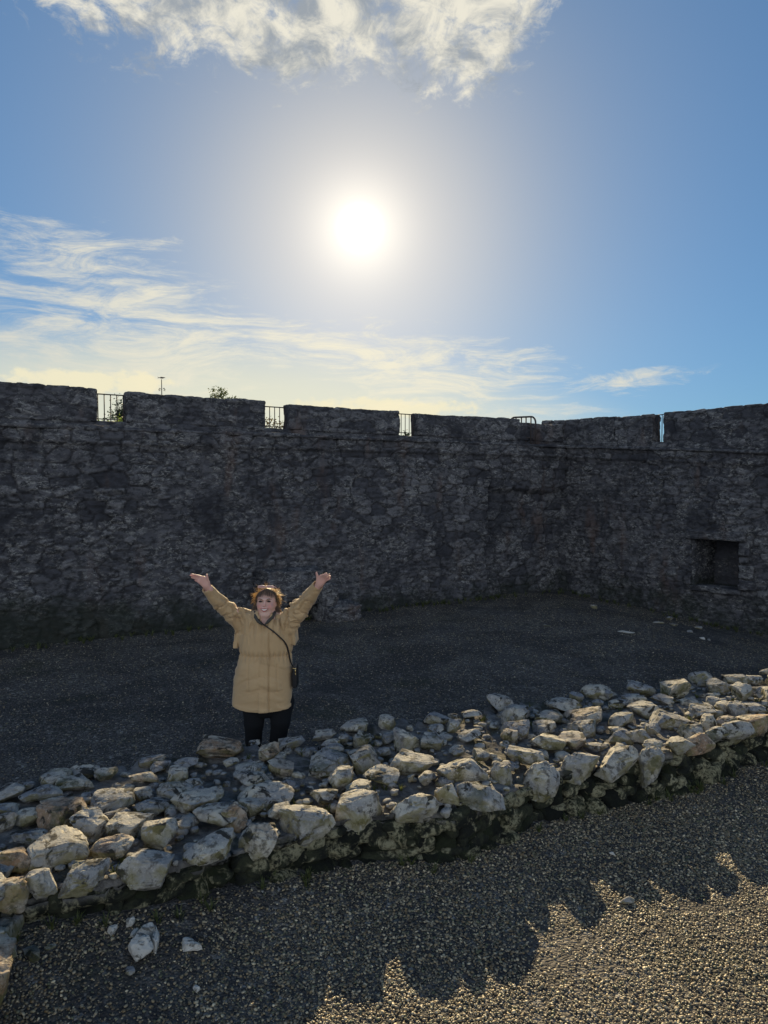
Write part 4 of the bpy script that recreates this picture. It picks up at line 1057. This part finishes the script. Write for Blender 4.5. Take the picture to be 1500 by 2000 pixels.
    hand(1, Q(622.5, 1143, f1 - .01), [Q(638, 1119.5, f1 + .07), Q(643.5, 1121.5, f1 + .08), Q(645.5, 1125, f1 + .07), Q(645, 1129.5, f1 + .05)], Q(618, 1118.5, f1 + .03), Q(630, 1131.5, f1 + .02), -.012)
    # legs
    hz = {-1: [Q(497, 1372), Q(496, 1412, .02), Q(495, 1446, .0), Q(493, 1500, -.02)], 1: [Q(549, 1372), Q(548, 1408, .03), Q(542.5, 1446, .02), Q(539, 1500, .0)]}
    for s_ in (-1, 1):
        a, kx, cx, an = hz[s_]; an = np.array([an[0], an[1], .09])
        fld.cone(Q(519 + s_ * 18, 1338), a, .115, .108, .03); fld.cone(a, kx, .108, .082, .02); fld.cone(kx, cx, .080, .070, .02); fld.cone(cx, an, .070, .045, .01)
        fld.ell(an + [0, -.05, -.05], (.045, .125, .042), .02)
    V, Fq = fld.nets(); N = vnorm(V, Fq)
    rel = V - hc
    blush = np.zeros(len(V)); dark = np.zeros(len(V)); face = (np.abs(rel[:, 0]) < .075) & (rel[:, 1] < -.03) & (np.abs(rel[:, 2]) < .13)
    for s_ in (-1, 1):
        blush = np.maximum(blush, .75 * np.exp(-(((rel[:, 0] - s_ * .042) / .022) ** 2 + ((rel[:, 2] + .012) / .022) ** 2)))
        dark = np.maximum(dark, .0 * rel[:, 0])
    blush = np.maximum(blush, .5 * np.exp(-((rel[:, 0] / .012) ** 2 + ((rel[:, 2] - .004) / .014) ** 2)))
    hands = (V[:, 2] > 1.5) & (np.abs(V[:, 0] - hc[0]) > .3); blush = np.where(hands, .22 + .35 * sstep(.47, .62, np.abs(V[:, 0] - hc[0])), blush * face)
    me = mesh_np('body', V, Fq, True, {'blush': blush, 'dark': dark})
    bo = obj('body', me, M_SKIN); me.materials.append(M_LEG)
    fc = V[Fq].mean(1)[:, 2]; me.polygons.foreach_set('material_index', (fc < 1.0).astype(np.int32)); me.update(); reparent(bo, rt)
    # ---- face pieces
    def part(name, mb, mat, label=None):
        o = obj(name, mb.mesh(name) if isinstance(mb, MB) else mb, mat, None); reparent(o, rt)
        if label: o['label'] = label
        return o
    M_EYE = plain('eye_dark', (.03, .022, .02), .25, 0, .1); M_LID = plain('lashes_brow', (.09, .05, .035), .8, 0, .1); M_TOOTH = plain('teeth', (.78, .74, .66), .35, 0, .05); M_LIP = plain('lips', (.42, .12, .11), .45, 0, .1)
    for s_ in (-1, 1):
        e = hc + np.array([s_ * .035, -.0900, .028]); V0, F0 = ico(3); m = MB(); m.add(V0 * [.0150, .007, .0062] + e, F0); part('eye', m, M_EYE)
        m = MB(); m.tube([e + np.array([s_ * (-.016), -.004, .003]), e + [0, -.008, .0085], e + np.array([s_ * .018, -.001, .002])], [.0015, .0026, .0015], 6); part('eyelashes', m, M_LID)
        m = MB(); m.tube([e + np.array([s_ * (-.016), -.011, .019]), e + np.array([s_ * .004, -.012, .025]), e + np.array([s_ * .022, -.002, .018])], [.0022, .0032, .0014], 6); part('eyebrow', m, M_LID)
    mc = hc + np.array([0, -.1190, -.032])
    def arc(w_, dz, n=11, y=0.): return [mc + np.array([w_ * q, y + .016 * q * q, dz * (1 - q * q) + .008 * q * q]) for q in np.linspace(-1, 1, n)]
    m = MB(); m.tube(arc(.033, .0045), [.001 + .0032 * (1 - abs(q)) for q in np.linspace(-1, 1, 11)], 6); m.tube(arc(.033, -.0170), [.001 + .0045 * (1 - abs(q)) for q in np.linspace(-1, 1, 11)], 6); part('lips', m, M_LIP)
    up, lo = arc(.030, .003, 11, .001), arc(.030, -.0145, 11, .001); Vt = []; 
    for k in range(11):
        a, b_ = up[k], lo[k]; bul = -.002 * sin(pi * k / 10)
        Vt += [a, (a + b_) / 2 + [0, bul, 0], b_, b_ + [0, .006, 0], a + [0, .006, 0]]
    fs = [[k * 5 + q, k * 5 + (q + 1) % 5, (k + 1) * 5 + (q + 1) % 5, (k + 1) * 5 + q] for k in range(10) for q in range(5)]
    m = MB(); m.add(np.array(Vt), fs); part('teeth', m, M_TOOTH)
    # ---- coat
    cf = Field((c0[0] - .66, PD - .50, .50), (c0[0] + .62, PD + .34, 1.72), .0068)
    prof = [(1188, 503, 537, .085), (1194, 488, 552, .11), (1202, 477, 562, .135), (1215, 467.5, 570.5, .15), (1235, 464, 573, .165), (1255, 466, 572, .165), (1272, 470, 568.5, .158), (1278, 469, 569, .160), (1300, 463, 571, .178), (1330, 458, 572, .185), (1355, 455, 572, .185), (1384, 453, 571, .182)]
    zs = np.array([Q(519, p[0])[2] for p in prof])[::-1]; xl = np.array([Q(p[1], p[0])[0] for p in prof])[::-1]; xr = np.array([Q(p[2], p[0])[0] for p in prof])[::-1]; ry = np.array([p[3] for p in prof])[::-1]
    sl, P = cf.sub(np.array([c0[0] - .33, PD - .25, zs[0]]), np.array([c0[0] + .33, PD + .25, zs[-1]]), .04)
    Zc = P[..., 2]; L_ = np.interp(Zc, zs, xl); R_ = np.interp(Zc, zs, xr); Y_ = np.interp(Zc, zs, ry)
    cx = (L_ + R_) / 2; rx = (R_ - L_) / 2
    q = ((np.abs(P[..., 0] - cx) / rx) ** 2.35 + (np.abs(P[..., 1] - PD) / Y_) ** 2.2) ** (1 / 2.3)
    d = (q - 1) * np.minimum(rx, Y_) * 1.0
    # scooped collar opening (V at the front)
    cf.merge(sl, np.maximum(d, Zc - zs[-1]).astype(np.float32), 0)
    for s_ in (-1, 1):
        e = el[s_]; w_ = wr[s_]; dv = (w_ - e) / np.linalg.norm(w_ - e); cu = w_ - dv * .012
        cf.cone(sh[s_] + np.array([-s_ * .02, 0, -.035]), sh[s_] * .35 + e * .65 + [0, 0, -.008], .112, .082, .05)
        cf.cone(sh[s_] * .5 + e * .5 + [0, 0, -.008], e, .090, .066, .02); cf.cone(e, cu, .066, .046, .02)
        # straight end at the cuff
        sl, P = cf.sub(cu, cu, .12); a = cf.f[sl]; cf.f[sl] = np.maximum(a, ((P - cu) @ dv - .004).astype(np.float32))
        # hollow the cuff
        hh = ((P - (cu - dv * .03)) @ dv); rad = np.linalg.norm(P - cu - ((P - cu) @ dv)[..., None] * dv, axis=-1); core = np.maximum(rad - .037, -(hh)); cf.f[sl] = np.maximum(cf.f[sl], -core.astype(np.float32))
        # hanging storm flap under the arm
        fx = Q(466 if s_ < 0 else 570.5, 1244); zb = Q(500, 1263 if s_ < 0 else 1256)[2]; zt2 = fx[2] + .06
        a3 = np.array([fx[0] + s_ * .004, PD + .02, zt2]); b3 = np.array([fx[0] + s_ * .016, PD + .02, zb + .012])
        sl, P = cf.sub(a3, b3, .12); tt = np.clip((zt2 - P[..., 2]) / (zt2 - zb), 0, 1.2)
        xx = P[..., 0] - (a3[0] + (b3[0] - a3[0]) * tt); d = np.maximum(np.maximum(np.abs(xx) - .020, np.abs(P[..., 1] - PD - .03) - .10), np.maximum(zb - P[..., 2], P[..., 2] - zt2)); cf.merge(sl, d.astype(np.float32), .006)
    # V opening with neck hollow
    for z0, w_, yy in ((1209, .014, -.14), (1204, .034, -.12), (1198, .052, -.095)):
        cf.ell(Q(521, z0) + [0, yy, .02], (w_, .055, .03), .012, carve=True)
    cf.ell(Q(520, 1194) + [0, -.01, .03], (.075, .09, .06), .01, carve=True)
    # stand collar
    for a_ in np.linspace(-2.55, 2.55, 24):
        p = Q(520, 1199) + np.array([sin(a_) * .090, cos(a_) * .085 + .01, -.012 - .045 * sstep(1.0, 2.4, abs(a_))])
        cf.cone(p - [0, 0, .02], p + np.array([sin(a_) * .010, cos(a_) * .01, .028]), .013, .009, .010)
    # hood lying on the back
    cf.ell(Q(520, 1204) + [0, .15, 0], (.13, .075, .07), .04)
    # hem cut
    X = cf.lo[0] + cf.h * np.arange(cf.n[0]); Zg = cf.lo[2] + cf.h * np.arange(cf.n[2])
    hem = Q(519, 1379.5)[2] + .022 * (np.abs(X - Q(519, 1379)[0]) / .25) ** 2.5
    cf.f = np.maximum(cf.f, (hem[:, None, None] - Zg[None, None, :]).astype(np.float32))
    V, Fq = cf.nets(); N = vnorm(V, Fq)
    x, y, z = (V - [Q(519, 1300)[0], PD, 0]).T
    zw = Q(519, 1275)[2]; zh = hem.min()
    tors = (np.abs(x) < .26)
    dsp = np.zeros(len(V))
    up = tors & (z > zw)
    wv = x * 1.0 + .25 * (z - zw) * np.sign(x) * .35
    pl = fbm(np.stack([x * 9 + 1.1 * np.sign(x) * (z - zw), y * 4, z * 1.7], -1), 3, 5); fade = sstep(0, .10, z - zw)
    cre = np.exp(-(pl / .09) ** 2); pl2 = fbm(np.stack([x * 20 - .8 * np.sign(x) * (z - zw), y * 7, z * 2.4 + 3], -1), 2, 6); cre2 = np.exp(-(pl2 / .14) ** 2)
    am = sstep(.06, .30, z - zw)
    dsp += np.where(up, fade * (.012 * pl - .030 * cre * (.25 + .75 * am) - .018 * cre2 * am), 0)
    gath = np.sin(np.arctan2(x, -y + .02) * 34 + 3 * fbm(np.stack([x * 6, y * 6, z * 2], -1), 2, 9))
    dsp += np.where(tors, .007 * gath * np.exp(-((z - zw) / .040) ** 2), 0)
    dsp += np.where(tors, -.008 * np.exp(-((z - zw) / .012) ** 2) + .005 * np.exp(-((z - zw - .045) / .03) ** 2), 0)
    lo_ = tors & (z <= zw)
    dia = fbm(np.stack([x * 5 + z * 6 * np.sign(x + .03), y * 4, z * 9], -1), 3, 15)
    dsp += np.where(lo_, (.020 * dia - .004 * np.exp(-(dia / .10) ** 2)) * sstep(0, .12, zw - z), 0)
    dsp += np.where(lo_, .009 * np.sin(np.arctan2(x, -y) * 5 + 2.2) * sstep(.15, .45, zw - z), 0)
    # pocket welts, front placket, hem seam
    fr = (y < -.05) & tors
    for sx in (-1, 1): dsp -= np.where(fr & (np.abs(x - sx * (.118 + .0 * z)) < .006) & (z < zw - .06) & (z > zw - .30), .006, 0)
    dsp += np.where(fr & (np.abs(x - .035) < .014) & (z < zw + .22), .005, 0); dsp -= np.where(fr & (np.abs(x - .052) < .0065) & (z < zw + .22), .012, 0)
    dsp += np.where(lo_ & (z - np.interp(V[:, 0], X, hem) < .03), .004, 0)
    # sleeves: cross wrinkles
    arm = ~tors | (z > 1.40)
    for s_ in (-1, 1):
        a, e, w_ = sh[s_], el[s_], wr[s_]
        m = (np.sign(x) == s_) & (np.abs(x) > .17) & (z > 1.18)
        dv = (w_ - a) / np.linalg.norm(w_ - a); tt = (V - a) @ dv; rr = V - a - tt[:, None] * dv; ang = np.arctan2(rr[:, 2], rr[:, 1])
        wk = fbm(np.stack([tt * 15 + 1.2 * np.sin(ang + .6), ang * .9, tt * 0 + s_], -1), 3, 25 + s_)
        amp = .026 * np.exp(-((tt - .20) / .12) ** 2) + .022 * np.exp(-((tt - .02) / .07) ** 2) + .007
        dsp += np.where(m, amp * (.6 * wk - .55 * np.exp(-(wk / .14) ** 2)), 0)
    N[:, 2] *= np.where(lo_ & (z < zh + .06), .0, 1.)
    V = V + N * dsp[:, None]
    me = mesh_np('coat', V, Fq, True); co_ = obj('coat', me, M_COAT); reparent(co_, rt); co_['label'] = 'knee-length tan coat gathered at the waist, cape flaps under the arms'
    M_LINE = plain('dark_collar_lining', (.06, .055, .045), .8, 0, .2)
    m = MB()
    for s_ in (-1, 1):
        m.tube([Q(520 + s_ * 19.5, 1193) + [0, -.055, 0], Q(520 + s_ * 16, 1201) + [0, -.115, 0], Q(520 + s_ * 9.5, 1207) + [0, -.158, 0], Q(521 + s_ * 2, 1213) + [0, -.170, 0]], [.012, .015, .012, .005], 8)
    part('collar_lining', m, M_LINE)
    for sx, l in ((-.02, .05), (.045, .07)):
        m = MB(); p = np.array([Q(519, 1300)[0] + sx, PD - .175, zw]); m.tube([p, p + [.01, -.012, -.01], p + [.012, -.014, -l]], .003, 6); part('drawstring', m, M_COAT)
    # ---- hair
    M_HAIR, t, b = newmat('hair'); co = t.new('ShaderNodeTexCoord').outputs['Object']
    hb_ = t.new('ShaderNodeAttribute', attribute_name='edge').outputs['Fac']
    c = t.mix(t.noise(co, 60, 3), (.085, .062, .048), (.20, .145, .105)); c = t.mix(hb_, c, (.36, .27, .16)); t.put(b.inputs['Base Color'], c); b.inputs['Roughness'].default_value = .4  # backlit gold rim put into the colour of the outer strands
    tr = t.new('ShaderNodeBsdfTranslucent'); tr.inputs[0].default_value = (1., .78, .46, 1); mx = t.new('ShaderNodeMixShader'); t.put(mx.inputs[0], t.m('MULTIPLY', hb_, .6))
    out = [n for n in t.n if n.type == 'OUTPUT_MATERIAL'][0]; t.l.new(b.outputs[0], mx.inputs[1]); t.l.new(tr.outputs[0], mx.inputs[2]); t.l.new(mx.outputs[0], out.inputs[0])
    rg = np.random.RandomState(4); m = MB()
    # cap under the strands
    hf = Field(hc - .16, hc + .17, .006); hf.ell(hc + [0, .034, .042], (.080, .090, .084), .01)
    sl, P = hf.sub(hc, hc, .17); rl = P - hc; cut = np.maximum(-(rl[..., 1] + .060 + .25 * np.maximum(.075 - rl[..., 2], 0) * -1.0), -(rl[..., 2] + .07)); hf.f[sl] = np.maximum(hf.f[sl], cut.astype(np.float32))
    for s_ in (-1, 1): hf.cone(hc + [s_ * .068, .03, .0], hc + [s_ * .078, .035, -.10], .026, .022, .02)
    Vh, Fh = hf.nets(); nh = vnorm(Vh, Fh); Vh = Vh + nh * (.006 * fbm((Vh - hc) * [60, 60, 12], 3, 2))[:, None]
    hm = MB(); hm.add(Vh, Fh); edge = [np.zeros(len(Vh))]
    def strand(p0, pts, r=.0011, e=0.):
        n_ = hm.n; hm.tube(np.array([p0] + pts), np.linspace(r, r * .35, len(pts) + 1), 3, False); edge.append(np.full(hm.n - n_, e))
    for k in range(1500):
        th = rg.uniform(0, 2 * pi); ph = rg.uniform(-.25, 1.0); up_ = np.array([cos(th) * sqrt(max(0, 1 - ph * ph)), sin(th) * sqrt(max(0, 1 - ph * ph)), ph])
        if up_[1] < -.35 and up_[2] < .62: continue
        p0 = hc + [0, .030, .040] + up_ * [.083, .093, .087]
        down = np.array([up_[0] * .35, .12, -1.]) * rg.uniform(.02, .055); ou = up_ * rg.uniform(.001, .012); fly = rg.rand() < .28
        if fly: ou = up_ * rg.uniform(.010, .032) + rg.normal(0, .006, 3); down *= .4
        pts = [p0 + ou * .7 + down * .3, p0 + ou * 1.1 + down * .8 + rg.normal(0, .003, 3), p0 + ou * (1.2 if not fly else 1.9) + down * 1.4 + rg.normal(0, .005, 3)]
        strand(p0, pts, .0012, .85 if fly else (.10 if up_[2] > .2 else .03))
    for k in range(420):       # curls sticking out at both sides, above the ears
        s_ = rg.choice([-1, 1]); p0 = hc + np.array([s_ * rg.uniform(.070, .084), rg.uniform(.0, .06), rg.uniform(-.03, .06)])
        o1 = np.array([s_ * rg.uniform(.008, .034), rg.normal(0, .01), rg.uniform(-.008, .018)])
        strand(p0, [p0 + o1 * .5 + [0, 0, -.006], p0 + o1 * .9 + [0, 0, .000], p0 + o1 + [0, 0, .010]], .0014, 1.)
    for k in range(1500):       # side locks down to the collar and shoulders
        s_ = rg.choice([-1, 1]); p0 = hc + np.array([s_ * rg.uniform(.066, .084), rg.uniform(.00, .08), rg.uniform(-.02, .03)])
        e = hc + np.array([s_ * rg.uniform(.072, .115 if s_ > 0 else .15), rg.uniform(-.02, .09), rg.uniform(-.135, -.085)])
        strand(p0, [p0 * .7 + e * .3 + rg.normal(0, .006, 3), p0 * .35 + e * .65 + rg.normal(0, .007, 3), e], .0014)
    for k in range(170):       # fringe over the forehead, parted towards the right
        u = rg.uniform(-1.15, 1.2); p0 = hc + np.array([.012 + u * .055, -.035 + .03 * u * u, .126 - .028 * u * u])
        e = hc + np.array([-.004 + u * .073, -.090 + .05 * u * u, .084 - .032 * abs(u) ** 1.5 + rg.uniform(-.012, .012)])
        mid = (p0 + e) / 2 + np.array([0, -.014, .012]); strand(p0, [mid, e + [0, -.004, 0]], .0015)
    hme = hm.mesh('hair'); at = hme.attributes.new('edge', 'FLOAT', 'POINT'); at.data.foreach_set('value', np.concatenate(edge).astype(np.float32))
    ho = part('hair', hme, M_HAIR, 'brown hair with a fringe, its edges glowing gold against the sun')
    # ---- shoes
    M_SHOE = plain('black_shoes', (.015, .015, .015), .5)
    for s_ in (-1, 1):
        an = hz[s_][3]; sf = Field((an[0] - .08, PD - .26, -.02), (an[0] + .08, PD + .16, .12), .006); sf.ell((an[0], an[1] - .05, .035), (.050, .135, .045), .01); sf.ell((an[0], an[1] + .03, .055), (.046, .06, .05), .02)
        sl, P = sf.sub(np.array([an[0], PD, .05]), np.array([an[0], PD, .05]), .3); sf.f[sl] = np.maximum(sf.f[sl], (-.012 - P[..., 2]).astype(np.float32))
        Vs, Fs = sf.nets(); m = MB(); m.add(Vs, Fs); part('shoe', m, M_SHOE)
    # ---- sunglasses pushed up on the hair
    sg = empty('sunglasses', tuple(hc + [0, -.02, .13]), 'pale pink-framed sunglasses pushed up on top of her hair', 'sunglasses')
    M_PINK = plain('pink_frame', (.85, .62, .60), .25, 0, .05); M_LENS = plain('pink_lens', (.80, .52, .50), .08, 0, .05); gz = hc + [0, -.022, .142]
    for s_ in (-1, 1):
        c_ = gz + np.array([s_ * .036, 0, 0]); th = np.linspace(0, 2 * pi, 25)
        rim = [c_ + np.array([.030 * np.sign(cos(a)) * abs(cos(a)) ** .7, -.012 * sin(a), .0105 * np.sign(sin(a)) * abs(sin(a)) ** .7]) for a in th]
        m = MB(); m.tube(rim, .0028, 6, False); o = obj('rim', m.mesh('rim'), M_PINK); reparent(o, sg)
        m = MB(); Vl = np.array([c_] + rim[:-1]); m.add(Vl, [[0, 1 + q, 1 + (q + 1) % 24] for q in range(24)]); Vl2 = Vl + [0, .002, 0]; m.add(Vl2, [[0, 1 + (q + 1) % 24, 1 + q] for q in range(24)]); o = obj('lens', m.mesh('lens'), M_LENS); reparent(o, sg)
        m = MB(); m.tube([c_ + [s_ * .030, 0, .002], c_ + [s_ * .040, .05, -.012], c_ + [s_ * .046, .10, -.045]], .0024, 6); o = obj('temple', m.mesh('temple'), M_PINK); reparent(o, sg)
    m = MB(); m.tube([gz + [-.008, 0, .002], gz + [0, -.003, .005], gz + [.008, 0, .002]], .0028, 6); reparent(obj('bridge', m.mesh('bridge'), M_PINK), sg)
    # ---- handbag
    hb = empty('handbag', tuple(Q(575, 1338)), 'small black cross-body handbag with a gold zip hanging at her hip', 'handbag')
    M_BAG = plain('black_leather', (.014, .014, .016), .4, 0, .2); M_GOLD = plain('gold_zip', (.75, .55, .25), .25, .9, .1)
    bc = (Q(575, 1297) + Q(575, 1338)) / 2; hgt = (Q(575, 1297) - Q(575, 1338))[2] / 2
    bm = bmesh.new(); bmesh.ops.create_cube(bm, size=1.); bmesh.ops.scale(bm, vec=(.036, .15, hgt * 2), verts=bm.verts); bmesh.ops.bevel(bm, geom=bm.edges[:], offset=.014, segments=4, affect='EDGES', profile=.6)
    for v in bm.verts: v.co.x *= 1 + .25 * max(0, .5 - v.co.z / hgt) * .5
    me = bpy.data.meshes.new('bag_body'); bm.to_mesh(me); bm.free()
    for p in me.polygons: p.use_smooth = True
    o = obj('bag_body', me, M_BAG); o.location = bc + [.012, -.02, 0]; reparent(o, hb)
    m = MB(); m.tube([bc + [-.004, -.097, hgt - .012], bc + [.028, -.097, hgt - .012]], .0035, 6); m.tube([bc + [.020, -.099, hgt - .012], bc + [.022, -.101, hgt - .055]], .0032, 6); m.box(bc + [.022, -.101, hgt - .06], (.004, .002, .008)); reparent(obj('zip', m.mesh('zip'), M_GOLD), hb)
    # strap over the chest: follows the coat's front
    def front(px, py):
        p = Q(px, py); dxy = np.abs(V[:, 0] - p[0]) + np.abs(V[:, 2] - p[2]); k = np.argsort(dxy)[:30]; p[1] = V[k, 1].min() - .006; return p
    sp = [(507, 1197), (511, 1206), (520, 1213), (530, 1219), (540, 1226), (550, 1235), (558, 1244), (564, 1255), (566.5, 1268), (568, 1280), (570, 1290), (573, 1297)]
    pts = [front(a, b_) for a, b_ in sp]; pts[0] = Q(506, 1195) + [0, -.05, .0]
    ys = np.array([p[1] for p in pts]); ys[1:-1] = np.minimum(ys[1:-1], (ys[:-2] + ys[2:]) / 2)
    for p, yv in zip(pts, ys): p[1] = yv
    back = [Q(503, 1192) + [0, .05, .01], Q(500, 1195) + [0, .16, 0]]
    m = MB(); P_ = np.array(back[::-1] + pts); 
    tq = np.linspace(0, len(P_) - 1, 60); Pq = np.stack([np.interp(tq, np.arange(len(P_)), P_[:, k]) for k in range(3)], -1)
    for _ in range(3): Pq[1:-1] = (Pq[:-2] + Pq[1:-1] * 2 + Pq[2:]) / 4
    m.tube(Pq, .0062, 6); reparent(obj('strap', m.mesh('strap'), M_BAG), hb)
build_person()
